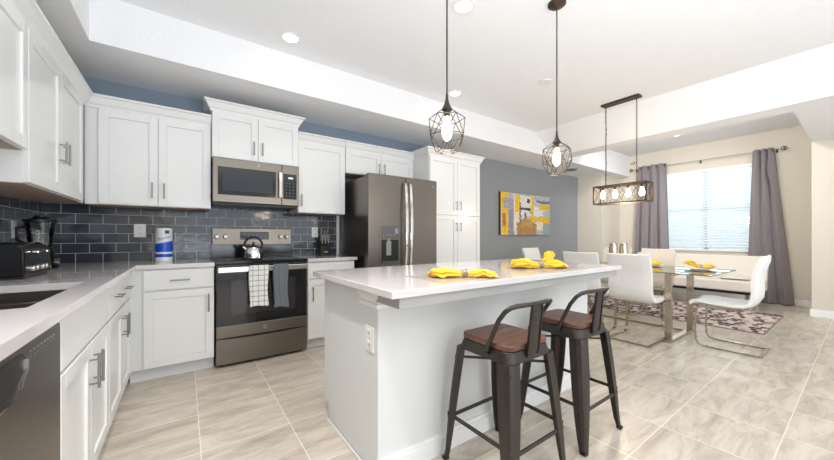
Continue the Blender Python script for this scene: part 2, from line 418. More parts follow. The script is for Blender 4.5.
blind((WY0+WY1)/2+0.001, WY1-0.01, 'white slatted blind in the left half of the dining window')

# curtains
def curtain(yt0, yt1, yb0, yb1, ztop, folds, label, ph):
    def f(u, v):
        z = ztop-(ztop-0.012)*v
        y = (yt0+(yt1-yt0)*u)*(1-v)+(yb0+(yb1-yb0)*u)*v
        amp = 0.048+0.014*v
        x = XW-0.10+amp*math.sin(2*PI*folds*u+ph+0.25*v)+0.008*math.sin(13*u+5*v)
        y += 0.010*math.sin(2*PI*folds*u*2+1.3+v*2)
        return (x, y, z)
    t = thing('curtain', label, 'curtain', (XW-0.1, (yb0+yb1)/2, 0), group='curtains at the dining window')
    obj('curtain_panel', MB().sheet(f, 90, 30, 0.004), M_curt, t, smooth=True)
    for k in range(int(folds*2)):
        mb = MB()
        u = (k+0.5)/(folds*2); y = yt0+(yt1-yt0)*u
        ring = [(XW-0.10+0.026*math.cos(a), y, ztop-0.045+0.026*math.sin(a)) for a in [2*PI*i/12 for i in range(12)]]
        mb.tube(ring, 0.004, 5, closed=True)
        obj('grommet', mb, M_rust, t)
    return t
curtain(2.42, 2.92, 2.36, 3.02, 2.66, 3.5, 'taupe curtain hanging left of the dining window, behind the linear chandelier', 0.3)
curtain(0.92, 1.17, 0.70, 1.26, 2.64, 3, 'taupe curtain hanging right of the dining window, flaring at the floor', 1.2)
t = thing('curtain_rod', 'thin black curtain rod above the dining window', 'curtain rod', (XW-0.1, 1.9, 2.6))
obj('rod', MB().cyl((XW-0.10, 0.84, 2.605), (XW-0.10, 3.04, 2.605), 0.006, 10), M_handle, t, smooth=True)
for y in (0.81, 3.07):
    mb = MB(); mb.tube([(XW-0.10+0.03*math.cos(a), y, 2.605+0.03*math.sin(a)) for a in [2*PI*i/14 for i in range(14)]], 0.006, 6, closed=True)
    mb.tube([(XW-0.10, y+0.03*math.cos(a), 2.605+0.03*math.sin(a)) for a in [2*PI*i/14 for i in range(14)]], 0.006, 6, closed=True)
    obj('finial', mb, M_rust, t)
for y in (0.90, 1.90, 2.98):
    obj('bracket', MB().box(XW-0.10, y-0.006, 2.585, XW-0.0, y+0.006, 2.597).box(XW-0.006, y-0.012, 2.56, XW, y+0.012, 2.63), M_rust, t)

# ------------------------------------------------------------ cabinets
def PB(yface):    # back wall cabinets: u = x, v = z, n = out toward -y
    return lambda u, v, n: (u, yface-n, v)
def PLf(xface):   # left wall cabinets: u = y, v = z, n = out toward +x
    return lambda u, v, n: (xface+n, u, v)

def shaker(P, u0, u1, v0, v1, parent, fr=0.058, name='door'):
    mb = MB(); th = 0.02
    mb.pbox(P, u0, u0+fr, v0, v1, 0, th); mb.pbox(P, u1-fr, u1, v0, v1, 0, th)
    mb.pbox(P, u0+fr, u1-fr, v0, v0+fr, 0, th); mb.pbox(P, u0+fr, u1-fr, v1-fr, v1, 0, th)
    mb.pbox(P, u0+fr, u1-fr, v0+fr, v1-fr, 0, th-0.010)
    return obj(name, mb, M_white, parent, 0.0018, seg=1)
def pull(P, u, v, vert, parent, L=0.13, so=0.03):
    mb = MB(); r = 0.0055
    if vert:
        mb.cyl(P(u, v-L/2, 0.02+so), P(u, v+L/2, 0.02+so), r, 10)
        for s in (-1, 1): mb.cyl(P(u, v+s*L*0.36, 0.018), P(u, v+s*L*0.36, 0.02+so), 0.004, 8)
    else:
        mb.cyl(P(u-L/2, v, 0.02+so), P(u+L/2, v, 0.02+so), r, 10)
        for s in (-1, 1): mb.cyl(P(u+s*L*0.36, v, 0.018), P(u+s*L*0.36, v, 0.02+so), 0.004, 8)
    return obj('handle', mb, M_handle, parent, smooth=True)
def slab(P, u0, u1, v0, v1, parent, name='drawer'):
    return obj(name, MB().pbox(P, u0, u1, v0, v1, 0, 0.02), M_white, parent, 0.003)
def crown(P, u0, u1, z, depth, parent, lret=True, rret=True, h=0.075, out=0.06):
    """crown moulding: stacked profile along the front and returns at the sides"""
    mb = MB(); prof = [(0, -0.02), (0.012, -0.02), (0.014, 0.0), (0.025, 0.012), (0.045, h-0.022), (out, h-0.014), (out, h), (0, h)]
    n = len(prof)
    def corner(u, su, o, zz): return P(u+su*o, z+zz, 0.0+o)
    ringsets = []
    if lret: ringsets.append([P(u0-o, z+zz, -depth) for o, zz in prof])
    ringsets.append([P(u0-(o if lret else 0), z+zz, o) for o, zz in prof])
    ringsets.append([P(u1+(o if rret else 0), z+zz, o) for o, zz in prof])
    if rret: ringsets.append([P(u1+o, z+zz, -depth) for o, zz in prof])
    vs = [[mb.bm.verts.new(p) for p in r] for r in ringsets]
    for A, B in zip(vs, vs[1:]):
        for k in range(n): mb.bm.faces.new((A[k], A[(k+1) % n], B[(k+1) % n], B[k]))
    mb.bm.faces.new(vs[0][::-1]); mb.bm.faces.new(vs[-1])
    return obj('crown_moulding', mb, M_white, parent)

def wall_cabinet(P, u0, u1, v0, v1, depth, label, doors, base, lret=True, rret=True, body_ext=(0, 0), crown_on=True):
    """doors: list of (u0,u1,handle_u or None, handle_v)"""
    t = thing('wall_cabinet', label, 'wall cabinet', base)
    mb = MB().pbox(P, u0+body_ext[0], u1+body_ext[1], v0, v1, -depth+0.002, 0)
    obj('body', mb, M_white, t, 0.001, seg=1)
    obj('underside_board', MB().pbox(P, u0+body_ext[0]+0.004, u1+body_ext[1]-0.004, v0-0.003, v0, -depth+0.01, 0.0), mat('raw_wood', (176, 156, 138), 0.6, noise_amt=0.06, nscale=20), t)
    for d in doors:
        dd = shaker(P, d[0], d[1], v0+0.004, v1-0.022, t)
        if d[2] is not None: pull(P, d[2], d[3], True, dd)
    if crown_on: crown(P, u0, u1, v1, depth-0.002, t, lret, rret)
    return t

# upper cabinets ------------------------------------------------------
UB, UT = 1.39, 2.165
Pl = PLf(-0.63)
wall_cabinet(Pl, 2.36, 3.50, UB, UT, 0.31, 'tall white left-wall cabinet with two doors and paired pulls, nearest the corner',
             [(2.364, 2.866, 2.835, 1.64), (2.870, 3.40, 2.905, 1.64)], (-0.8, 2.9, UB), False, False)
wall_cabinet(Pl, 1.50, 2.355, 1.545, UT, 0.31, 'shorter white wall cabinet above the sink, at the upper left edge',
             [(1.504, 1.926, None, 0), (1.930, 2.351, None, 0)], (-0.8, 1.9, 1.545), False, False)
Pb = PB(3.54)
wall_cabinet(Pb, -0.63, 0.198, UB, UT, 0.32, 'white two-door wall cabinet left of the microwave, over the paper towel roll',
             [(-0.55, -0.184, -0.219, 1.52), (-0.180, 0.194, -0.141, 1.52)], (-0.2, 3.7, UB), False, False)
Pm = PB(3.50)
wall_cabinet(Pm, 0.202, 0.971, 1.862, 2.305, 0.36, 'raised white two-door cabinet directly over the microwave',
             [(0.206, 0.584, 0.547, 1.985), (0.588, 0.967, 0.623, 1.985)], (0.58, 3.7, 1.86))
wall_cabinet(Pb, 0.975, 1.508, UB, UT, 0.32, 'white single-door wall cabinet right of the microwave, over the knife block',
             [(0.979, 1.504, 1.010, 1.52)], (1.24, 3.7, UB), False, False)
wall_cabinet(Pb, 1.512, 2.488, 1.875, UT, 0.32, 'short white two-door cabinet above the refrigerator',
             [(1.516, 1.98, 1.945, 1.965), (1.984, 2.45, 2.02, 1.965)], (2.0, 3.7, 1.875), False, False)
# pantry ---------------------------------------------------------------
t = thing('pantry_cabinet', 'tall white pantry cabinet with four doors right of the refrigerator', 'pantry cabinet', (2.95, 3.5, 0))
Pp = PB(3.22)
obj('body', MB().box(2.492, 3.22, 0.10, 3.40, YB-0.002, 2.18), M_white, t, 0.001, seg=1)
obj('toe_kick', MB().box(2.492, 3.28, 0.0, 3.40, YB-0.002, 0.10), M_toe, t)
for a, b, hu in ((2.50, 2.960, 2.932), (2.964, 3.392, 3.005)):
    d = shaker(Pp, a, b, 1.418, 2.158, t); pull(Pp, hu, 1.545, True, d, 0.12)
    d = shaker(Pp, a, b, 0.108, 1.412, t); pull(Pp, hu, 1.265, True, d, 0.12)
crown(Pp, 2.492, 3.40, 2.18, 0.63, t)

# base cabinets ----------------------------------------------------------
PLb = PLf(-0.345); PBb = PB(3.27)
t = thing('base_cabinet', 'white two-door sink base cabinet between the dishwasher and the drawer unit', 'base cabinet', (-0.6, 1.94, 0))
obj('body', MB().box(XL+0.002, 1.525, 0.10, -0.345, 2.356, 0.66).box(-0.365, 1.525, 0.66, -0.345, 2.356, 0.88), M_white, t, 0.001, seg=1)
obj('toe_kick', MB().box(XL+0.002, 1.525, 0.0, -0.365, 2.356, 0.10), M_white, t)
slab(PLb, 1.529, 2.354, 0.690, 0.868, t, 'false_front')
d = shaker(PLb, 1.529, 1.940, 0.108, 0.676, t); pull(PLb, 1.908, 0.56, True, d, 0.14)
d = shaker(PLb, 1.944, 2.354, 0.108, 0.676, t); pull(PLb, 1.990, 0.56, True, d, 0.14)
t = thing('base_cabinet', 'white left-run base cabinet with two drawers over two doors, next to the corner', 'base cabinet', (-0.6, 2.8, 0))
obj('body', MB().box(XL+0.002, 2.36, 0.10, -0.345, 3.35, 0.88), M_white, t, 0.001, seg=1)
obj('toe_kick', MB().box(XL+0.002, 2.36, 0.0, -0.365, 3.35, 0.10), M_white, t)
for a, b, hc, hd in ((2.364, 2.798, 2.58, 2.765), (2.802, 3.19, 2.95, 2.845)):
    dr = slab(PLb, a, b, 0.690, 0.868, t); pull(PLb, hc, 0.785, False, dr, 0.13)
    d = shaker(PLb, a, b, 0.108, 0.676, t); pull(PLb, hd, 0.56, True, d, 0.14)
t = thing('base_cabinet', 'white corner base cabinet with one drawer and one door left of the stove', 'base cabinet', (-0.05, 3.55, 0))
obj('body', MB().box(-0.343, 3.27, 0.10, 0.206, YB-0.002, 0.88), M_white, t, 0.001, seg=1)
obj('toe_kick', MB().box(-0.343, 3.325, 0.0, 0.206, YB-0.002, 0.10), M_toe, t)
dr = slab(PBb, -0.258, 0.203, 0.712, 0.868, t); pull(PBb, -0.028, 0.785, False, dr, 0.13)
d = shaker(PBb, -0.258, 0.203, 0.108, 0.700, t); pull(PBb, 0.165, 0.58, True, d, 0.15)
t = thing('base_cabinet', 'narrow white base cabinet between the stove and the refrigerator', 'base cabinet', (1.26, 3.55, 0))
obj('body', MB().box(0.995, 3.27, 0.10, 1.50, YB-0.002, 0.88), M_white, t, 0.001, seg=1)
obj('toe_kick', MB().box(0.995, 3.325, 0.0, 1.50, YB-0.002, 0.10), M_toe, t)
dr = slab(PBb, 0.999, 1.496, 0.712, 0.868, t); pull(PBb, 1.25, 0.785, False, dr, 0.13)
d = shaker(PBb, 0.999, 1.496, 0.108, 0.700, t); pull(PBb, 1.042, 0.56, True, d, 0.15)

# worktops with sink cut-out ----------------------------------------------
ct = 0.882; c1 = 0.914; sx0, sx1, sy0, sy1 = -0.80, -0.392, 1.50, 2.22
mb = MB()
mb.prism([(XL+0.013, sy1), (-0.298, sy1), (-0.298, 3.235), (0.208, 3.235), (0.208, YB-0.013), (XL+0.013, YB-0.013)], lambda u, v, tt: (u, v, tt), ct, c1)
mb.box(XL+0.013, -0.9, ct, -0.298, sy0, c1)
mb.box(XL+0.013, sy0, ct, sx0, sy1, c1); mb.box(sx1, sy0, ct, -0.298, sy1, c1)
o = obj('countertop', mb, M_quartz); tag(o, 'L-shaped pale quartz countertop with the sink, running along the left wall to the stove', 'countertop')
o = obj('countertop', MB().box(0.992, 3.235, ct, 1.528, YB-0.013, c1), M_quartz, None, 0.003)
tag(o, 'short pale quartz countertop between the stove and the refrigerator', 'countertop')

t = thing('kitchen_sink', 'undermount stainless steel double sink set in the left countertop', 'sink', (-0.6, 1.75, 0.70))
for (y0, y1) in ((1.505, 1.850), (1.874, 2.216)):
    mb = MB(); a, b, z0, z1 = -0.795, -0.397, 0.70, 0.880
    mb.box(a, y0, z0, b, y1, z0+0.004); mb.box(a, y0, z0, a+0.004, y1, z1); mb.box(b-0.004, y0, z0, b, y1, z1)
    mb.box(a, y0, z0, b, y0+0.004, z1); mb.box(a, y1-0.004, z0, b, y1, z1)
    bo = obj('bowl', mb, M_ss, t)
    obj('drain', MB().lathe([(0.04, 0), (0.04, 0.004), (0.02, 0.002)], (a+b)/2, (y0+y1)/2, z0+0.004), M_chrome, bo)
obj('divider', MB().box(-0.795, 1.850, 0.84, -0.397, 1.874, 0.880), M_chrome, t, 0.004)

# dishwasher ---------------------------------------------------------------
t = thing('dishwasher', 'dark slate dishwasher under the left countertop, at the lower left edge', 'dishwasher', (-0.6, 1.2, 0))
obj('body', MB().box(XL+0.02, 0.925, 0.10, -0.36, 1.50, 0.876), M_black, t)
# door with rounded top corners
mb = MB(); r = 0.03; pts = [(0.925, 0.11), (1.515, 0.11)]
pts += [(1.515-r+r*math.cos(a), 0.868-r+r*math.sin(a)) for a in [PI/2*i/6 for i in range(7)]]
pts += [(0.925+r-r*math.sin(a), 0.868-r+r*math.cos(a)) for a in [PI/2*i/6 for i in range(7)]]
mb.prism(pts, lambda u, v, tt: (tt, u, v), -0.36, -0.324)
dw = obj('door', mb, M_slate_d, t, 0.003)
pts = [(0.95, 0.845), (1.20, 0.845)]+[(1.20+0.03*math.sin(a), 0.815+0.03*math.cos(a)) for a in [PI/2*i/6 for i in range(1, 7)]]+[(1.225, 0.80), (1.19, 0.765), (1.15, 0.755), (0.95, 0.755)]
mb = MB(); mb.prism(pts, lambda u, v, tt: (tt, u, v), -0.3245, -0.3225); obj('handle_pocket', mb, M_black, dw)
mb = MB(); mb.sweep([(-0.321, 0.95, 0.752), (-0.321, 1.15, 0.752), (-0.321, 1.195, 0.762), (-0.321, 1.228, 0.80), (-0.321, 1.230, 0.825)], 0.003, 0.003, (1, 0, 0)); obj('pocket_rim', mb, M_chrome, dw)
mb = MB()
for k in range(8):
    y = 1.26+k*0.026; mb.box(-0.3239, y, 0.833-0.0005*k, -0.3232, y+0.010, 0.8355); mb.box(-0.3239, y+0.003, 0.820, -0.3232, y+0.008, 0.822)
obj('control_markings', mb, mat('mark_pale', (176, 174, 172), 0.4, noise_amt=0), dw)
obj('toe_panel', MB().box(-0.45, 0.925, 0.0, -0.40, 1.515, 0.10), M_black, t)

# ------------------------------------------------------------ stove
t = thing('stove', 'freestanding slate electric range with black glass top between the back cabinets', 'stove', (0.6, 3.55, 0))
x0, x1 = 0.215, 0.985
obj('body', MB().box(x0, 3.27, 0.02, x1, YB-0.014, 0.895), M_black, t, 0.002)
mb = MB(); mb.box(x0-0.004, 3.235, 0.895, x1+0.004, YB-0.05, 0.918); obj('cooktop', mb, M_blackgloss, t, 0.004)
mb = MB()
for (cx, cy, r) in ((0.40, 3.40, 0.10), (0.80, 3.40, 0.085), (0.40, 3.65, 0.075), (0.80, 3.65, 0.10)):
    ring = [(cx+r*math.cos(a), cy+r*math.sin(a), 0.9183) for a in [2*PI*i/32 for i in range(32)]]
    mb.tube(ring, 0.0012, 4, closed=True)
obj('burner_ring', mb, mat('ring_grey', (120, 120, 122), 0.3, noise_amt=0), t)
obj('lower_backguard', MB().box(x0, 3.80, 0.918, x1, YB-0.014, 1.06), M_blackgloss, t, 0.002)
mb = MB(); mb.prism([(3.785, 1.052), (3.800, 1.218), (YB-0.014, 1.218), (YB-0.014, 1.052)], lambda u, v, tt: (tt, u, v), x0+0.008, x1-0.008)
bgp = obj('control_panel', mb, M_slate, t, 0.003)
Ppan = lambda u, v, n: (u, 3.785+0.015*(v-1.052)/0.166-n, v)
mb = MB(); mb.box(0.47, 3.779, 1.105, 0.74, 3.795, 1.185); obj('display', mb, M_blackgloss, bgp, 0.002)
mb = MB()
for i in range(3):
    for j in range(6): mb.box(0.495+j*0.042, 3.7782, 1.118+i*0.02, 0.495+j*0.042+0.012, 3.779, 1.122+i*0.02)
obj('button_marks', mb, mat('mark_grey', (150, 152, 156), 0.4, noise_amt=0), bgp)
for cx in (0.262, 0.337, 0.862, 0.925):
    mb = MB().lathe([(0.023, 0), (0.023, -0.012), (0.018, -0.028), (0.017, -0.03)], cx, 3.790, 1.135, 20, 'y'); mb.box(cx-0.004, 3.752, 1.117, cx+0.004, 3.762, 1.153)
    obj('knob', mb, M_handle, bgp, smooth=True)
mb = MB().box(x0+0.004, 3.232, 0.345, x1-0.004, 3.268, 0.885); dr = obj('oven_door', mb, M_glassdark, t, 0.004)
mb = MB().box(x0+0.004, 3.228, 0.258, x1-0.004, 3.268, 0.358); lowt = obj('door_trim', mb, M_slate, dr, 0.003)
mb = MB(); mb.box(0.33, 3.2312, 0.45, 0.87, 3.2325, 0.75); obj('door_window', mb, mat('oven_window', (46, 45, 48), 0.05, noise_amt=0.1, spec=0.8), dr)
# broad flat oven handle
mb = MB(); mb.box(x0+0.012, 3.176, 0.824, x1-0.012, 3.196, 0.872)
for cx in (x0+0.04, x1-0.04): mb.box(cx-0.014, 3.19, 0.834, cx+0.014, 3.235, 0.864)
obj('handle', mb, M_chrome, dr, 0.006)
mb = MB(); mb.box(x0+0.004, 3.238, 0.235, x1-0.004, 3.27, 0.256); obj('drawer_gap', mb, M_black, t)
mb = MB(); n = 16
top = [(x0+0.004+(x1-x0-0.008)*i/n, 0.246-0.012*math.sin(PI*i/n)) for i in range(n+1)]
mb.prism([(x0+0.004, 0.028), (x1-0.004, 0.028)]+top[::-1], lambda u, v, tt: (u, tt, v), 3.232, 3.266)
obj('storage_drawer', mb, M_slate, t, 0.002)
mb = MB()
for cx in (x0+0.05, x1-0.05):
    for cy in (3.31, 3.78): mb.cyl((cx, cy, 0), (cx, cy, 0.022), 0.018, 12)
obj('levelling_foot', mb, M_black, t)
def ge_badge(P, u, v, r, parent):
    b = obj('badge', MB().lathe([(r, 0), (r, -0.002), (r*0.92, -0.003)], *P(u, v, 0), 24, 'y'), M_handle, parent)
    text_mesh('GE', r*1.05, lambda x, y, z: P(u+x, v+y, 0.0033+z), 'badge_lettering', M_slate_d, b)
ge_badge(lambda u, v, n: (u, 3.228-n, v), 0.60, 0.308, 0.019, lowt)

# ------------------------------------------------------------ microwave
t = thing('microwave', 'slate over-the-range microwave mounted above the stove', 'microwave', (0.587, 3.65, 1.43))
a, b, z0, z1, yf = 0.207, 0.967, 1.452, 1.857, 3.45
obj('body', MB().box(a, 3.485, z0, b, YB-0.014, z1), M_slate_d, t, 0.002)
obj('bottom_vent', MB().box(a+0.005, 3.50, 1.432, b-0.005, YB-0.03, z0), M_black, t)
dr = obj('door', MB().box(a, yf, z0, 0.797, 3.484, z1), M_slate, t, 0.004)
obj('door_window', MB().box(0.245, yf-0.0018, 1.520, 0.742, yf+0.001, 1.778), M_blackgloss, dr)
obj('window_screen', MB().box(0.285, yf-0.0028, 1.560, 0.712, yf-0.0012, 1.728), mat('screen_grey', (40, 46, 54), 0.18, noise_amt=0.08, nscale=90), dr)
obj('handle', MB().box(0.764, yf-0.042, 1.525, 0.794, yf-0.024, 1.775).box(0.772, yf-0.03, 1.535, 0.786, yf, 1.555).box(0.772, yf-0.03, 1.745, 0.786, yf, 1.765), M_chrome, dr, 0.005)
cp = obj('control_panel', MB().box(0.800, yf, z0, b, 3.484, z1), M_slate, t, 0.003)
obj('keypad', MB().box(0.812, yf-0.0018, 1.515, 0.942, yf+0.001, 1.772), M_blackgloss, cp)
obj('display', MB().box(0.862, yf-0.0026, 1.722, 0.905, yf-0.0015, 1.738), mat('led_blue', (190, 215, 240), 0.3, noise_amt=0, emit=(190, 220, 255), estr=0.6), cp)
for i in range(5):
    for j in range(3): obj('key', MB().box(0.835+j*0.034, yf-0.0024, 1.545+i*0.032, 0.847+j*0.034, yf-0.0016, 1.549+i*0.032), mat('mark_grey', (150, 152, 156), 0.4, noise_amt=0), cp)
ge_badge(lambda u, v, n: (u, yf-n, v), 0.585, 1.820, 0.013, dr)

# ------------------------------------------------------------ refrigerator
t = thing('refrigerator', 'dark slate french-door refrigerator with water dispenser left of the pantry', 'refrigerator', (2.02, 3.45, 0))
obj('body', MB().box(1.575, 3.125, 0.02, 2.475, 3.80, 1.785), M_slate_d, t, 0.004)
yf = 3.05
dl = obj('door', MB().box(1.562, yf, 0.745, 2.035, 3.12, 1.808), M_slate_d, t, 0.012, seg=3)
drt = obj('door', MB().box(2.041, yf, 0.745, 2.488, 3.12, 1.808), M_slate_d, t, 0.012, seg=3)
fz = obj('freezer_drawer', MB().box(1.562, yf, 0.06, 2.488, 3.12, 0.738), M_slate_d, t, 0.012, seg=3)
def bowed(x, parent):
    pts = [(x, yf-0.006, 1.735), (x, yf-0.035, 1.725)]+[(x, yf-0.045-0.022*math.sin(PI*i/10), 1.70-0.86*i/10) for i in range(11)]+[(x, yf-0.035, 0.815), (x, yf-0.006, 0.805)]
    obj('handle', MB().sweep(pts, 0.015, 0.009, (1, 0, 0)), M_chrome, parent, 0.004)
bowed(2.006, dl); bowed(2.070, drt)
obj('handle', MB().sweep([(1.66, yf, 0.69), (1.66, yf-0.05, 0.69), (2.39, yf-0.05, 0.69), (2.39, yf, 0.69)], 0.014, 0.009, (0, 0, 1)), M_handle, fz, 0.004)
dp = obj('dispenser', MB().box(1.696, yf-0.006, 0.84, 1.950, yf+0.01, 1.250), M_slate_d, dl, 0.004)
obj('dispenser_recess', MB().box(1.715, yf-0.0075, 0.862, 1.932, yf, 1.10), M_black, dp)
obj('dispenser_panel', MB().box(1.712, yf-0.009, 1.115, 1.934, yf, 1.240), mat('panel_grey', (104, 100, 98), 0.3, 0.6, noise_amt=0.03), dp, 0.002)
obj('dispenser_lever', MB().box(1.775, yf-0.013, 0.93, 1.835, yf-0.007, 1.085).cyl((1.80, yf-0.010, 1.085), (1.80, yf-0.010, 1.11), 0.016, 10), mat('lever_grey', (150, 150, 148), 0.3, 0.3, noise_amt=0), dp, 0.002)
obj('drip_tray', MB().box(1.72, yf-0.028, 0.855, 1.93, yf-0.004, 0.868), M_slate_d, dp, 0.002)
M_btn = mat('btn_blue', (140, 156, 166), 0.2, noise_amt=0)
for i in range(4): obj('button', MB().lathe([(0.007, 0), (0.007, -0.002)], 1.74+i*0.045, yf-0.009, 1.15, 10, 'y'), M_btn, dp)
obj('display', MB().box(1.885, yf-0.0105, 1.165, 1.925, yf-0.009, 1.225), M_btn, dp)
ge_badge(lambda u, v, n: (u, yf-n, v), 2.425, 1.735, 0.017, drt)

obj('foot', MB().box(1.60, 3.15, 0, 1.66, 3.22, 0.02).box(2.39, 3.15, 0, 2.45, 3.22, 0.02).box(1.60, 3.7, 0, 1.66, 3.78, 0.02).box(2.39, 3.7, 0, 2.45, 3.78, 0.02), M_black, t)

# ------------------------------------------------------------ kitchen island
IX0, IX1, IY0, IY1 = 0.72, 2.62, 1.31, 2.035
M_isl = mat('island_white_wall', (222, 224, 225), 0.6, noise_amt=0.01, nscale=4, bump=0.12, bscale=100)
t = thing('kitchen_island', 'large white kitchen island with seating overhang in the middle of the room', 'kitchen island', (1.67, 1.6, 0))
obj('knee_wall', MB().box(IX0, IY0, 0, IX1, 1.485, 0.878), M_isl, t)
obj('cabinet_body', MB().box(IX0+0.004, 1.486, 0.10, IX1, IY1-0.02, 0.878).box(IX0+0.004, 1.486, 0.0, IX1, IY1-0.085, 0.10), M_isl, t)
Pi = lambda u, v, n: (u, IY1-0.02+n, v)
w3 = (IX1-IX0-0.02)/4
for k in range(4):
    d = shaker(Pi, IX0+0.01+k*w3, IX0+0.006+(k+1)*w3, 0.108, 0.70, t)
    pull(Pi, IX0+0.01+k*w3+(0.04 if k % 2 else w3-0.05), 0.6, True, d)
    d = obj('drawer', MB().pbox(Pi, IX0+0.01+k*w3, IX0+0.006+(k+1)*w3, 0.712, 0.865, 0, 0.02), M_white, t, 0.002)
    pull(Pi, IX0+0.01+(k+.5)*w3, 0.79, False, d)
obj('support_apron', MB().box(IX0-0.01, 1.112, 0.834, IX1+0.04, IY0, 0.880), mat('apron_shade_grey', (172, 173, 171), 0.5, noise_amt=0.02), t, 0.002)  # grey base colour paints in the shade under the slab overhang
obj('corner_cap', MB().box(IX0-0.010, IY0-0.010, 0.800, IX0+0.05, 1.492, 0.822).box(IX0-0.006, IY0-0.006, 0.822, IX0+0.05, 1.488, 0.881).box(IX0-0.016, IY0-0.016, 0.845, IX0+0.05, 1.498, 0.881), M_trim, t, 0.003)
mb = MB()
mb.box(IX0-0.014, IY0-0.016, 0, IX1+0.014, IY0, 0.085); mb.box(IX0-0.008, IY0-0.010, 0.085, IX1+0.008, IY0, 0.105)
mb.box(IX0-0.014, IY0-0.016, 0, IX0, 1.485, 0.085) if False else None
mb.box(IX1, IY0-0.016, 0, IX1+0.014, IY1-0.085, 0.085)
mb.box(IX0-0.007, IY0, 0, IX0, IY1-0.085, 0.016)
obj('baseboard', mb, M_trim, t, 0.002)
o = obj('countertop', MB().box(0.664, 1.095, 0.882, 2.705, 2.062, 0.914), M_quartz, None, 0.003)
tag(o, 'long pale quartz countertop lying on the kitchen island', 'countertop')

def outlet(P, u, v, label, w=0.076, h=0.12, n0=0.0):
    c = P(u, v, 0)
    t = thing('wall_outlet', label, 'wall outlet', c)
    obj('cover_plate', MB().pbox(P, u-w/2, u+w/2, v-h/2, v+h/2, n0, n0+0.006), M_white_pl, t, 0.002)
    for s in (-1, 1):
        sk = obj('socket', MB().pbox(P, u-0.017, u+0.017, v+s*0.028-0.017, v+s*0.028+0.017, n0+0.005, n0+0.008), M_white_pl, t, 0.001)
        obj('slots', MB().pbox(P, u-0.008, u-0.005, v+s*0.028-0.006, v+s*0.028+0.006, n0+0.007, n0+0.0085).pbox(P, u+0.005, u+0.008, v+s*0.028-0.006, v+s*0.028+0.006, n0+0.007, n0+0.0085), M_black, sk)
Pend = lambda u, v, n: (IX0-n, u, v)
outlet(Pend, 1.385, 0.645, 'white wall outlet on the end of the kitchen island')
Pspl = lambda u, v, n: (u, YB-0.012-n, v)
outlet(Pspl, -0.328, 1.188, 'white wall outlet on the tile between the blender and the paper towel roll', 0.083)
outlet(Pspl, 1.262, 1.188, 'white wall outlet on the tile behind the knife block')
outlet(lambda u, v, n: (XL+0.012+n, u, v), 3.33, 1.18, 'white wall outlet on the left tiled wall above the toaster')

# ------------------------------------------------------------ countertop objects
# paper towel
t = thing('paper_towel_roll', 'wrapped paper towel roll in blue and white on the back countertop', 'paper towel', (-0.148, 3.66, 0.914))
cx, cy, rr = -0.148, 3.66, 0.062
def wrapcol():
    m = bpy.data.materials.new('towel_wrapper'); m.use_nodes = True; N, L = nodes(m); p = N['Principled BSDF']
    tc = N.new('ShaderNodeTexCoord'); sp = N.new('ShaderNodeSeparateXYZ'); L.new(tc.outputs['Object'], sp.inputs[0])
    sn = N.new('ShaderNodeMath'); sn.operation = 'MULTIPLY_ADD'; sn.inputs[1].default_value = 0.28; L.new(sp.outputs[0], sn.inputs[0]); 
    mz = N.new('ShaderNodeMath'); mz.operation = 'MULTIPLY'; mz.inputs[1].default_value = -1.0; L.new(sn.outputs[0], mz.inputs[0])
    L.new(sp.outputs[2], sn.inputs[2])
    # bands by height, tilted upper edge
    r1 = N.new('ShaderNodeMath'); r1.operation = 'MULTIPLY_ADD'; r1.inputs[1].default_value = -0.22; L.new(sp.outputs[0], r1.inputs[0]); L.new(sp.outputs[2], r1.inputs[2])
    up = N.new('ShaderNodeMath'); up.operation = 'LESS_THAN'; up.inputs[1].default_value = 0.168; L.new(r1.outputs[0], up.inputs[0])
    cr = N.new('ShaderNodeValToRGB'); cr.color_ramp.interpolation = 'CONSTANT'; e = cr.color_ramp.elements
    wht = srgb((238, 240, 244)); blu = srgb((20, 84, 200))
    e[0].position = 0; e[0].color = wht; e[1].position = 0.14; e[1].color = blu
    for pos, c in ((0.235, wht), (0.30, blu)): k = e.new(pos); k.color = c
    mr = N.new('ShaderNodeMapRange'); mr.inputs['From Max'].default_value = 0.28; L.new(sp.outputs[2], mr.inputs['Value']); L.new(mr.outputs[0], cr.inputs[0])
    mx = N.new('ShaderNodeMix'); mx.data_type = 'RGBA'; mx.inputs['A'].default_value = srgb((230, 230, 232)); L.new(cr.outputs[0], mx.inputs['B']); L.new(up.outputs[0], mx.inputs['Factor'])
    L.new(mx.outputs['Result'], p.inputs['Base Color']); p.inputs['Roughness'].default_value = 0.25
    return m
wr = obj('wrapper', MB().lathe([(0.056, 0.0), (rr, 0.006), (rr, 0.285), (0.056, 0.293), (0.022, 0.297), (0.02, 0.29)], cx, cy, 0.914, 40), wrapcol(), t, smooth=True)
M_bluet = mat('print_blue', (40, 92, 196), 0.4, noise_amt=0)
def wrap(x, y, z):
    a = -PI/2+0.02+x/rr*1.0
    return (cx+(rr+0.0008)*math.cos(a), cy+(rr+0.0008)*math.sin(a), 0.914+0.208+y+0.22*x+z)
text_mesh('Sparkle', 0.036, wrap, 'lettering', M_bluet, t)
mb = MB()
for i in range(6):
    a0 = -PI/2+0.12+i*0.09; a1 = a0+0.09
    mb.face([(cx+(rr+0.0008)*math.cos(a), cy+(rr+0.0008)*math.sin(a), z) for a, z in ((a0, 1.160), (a1, 1.160), (a1, 1.188), (a0, 1.188))])
obj('printed_tag', mb, mat('print_navy', (28, 60, 110), 0.4, noise_amt=0), t)
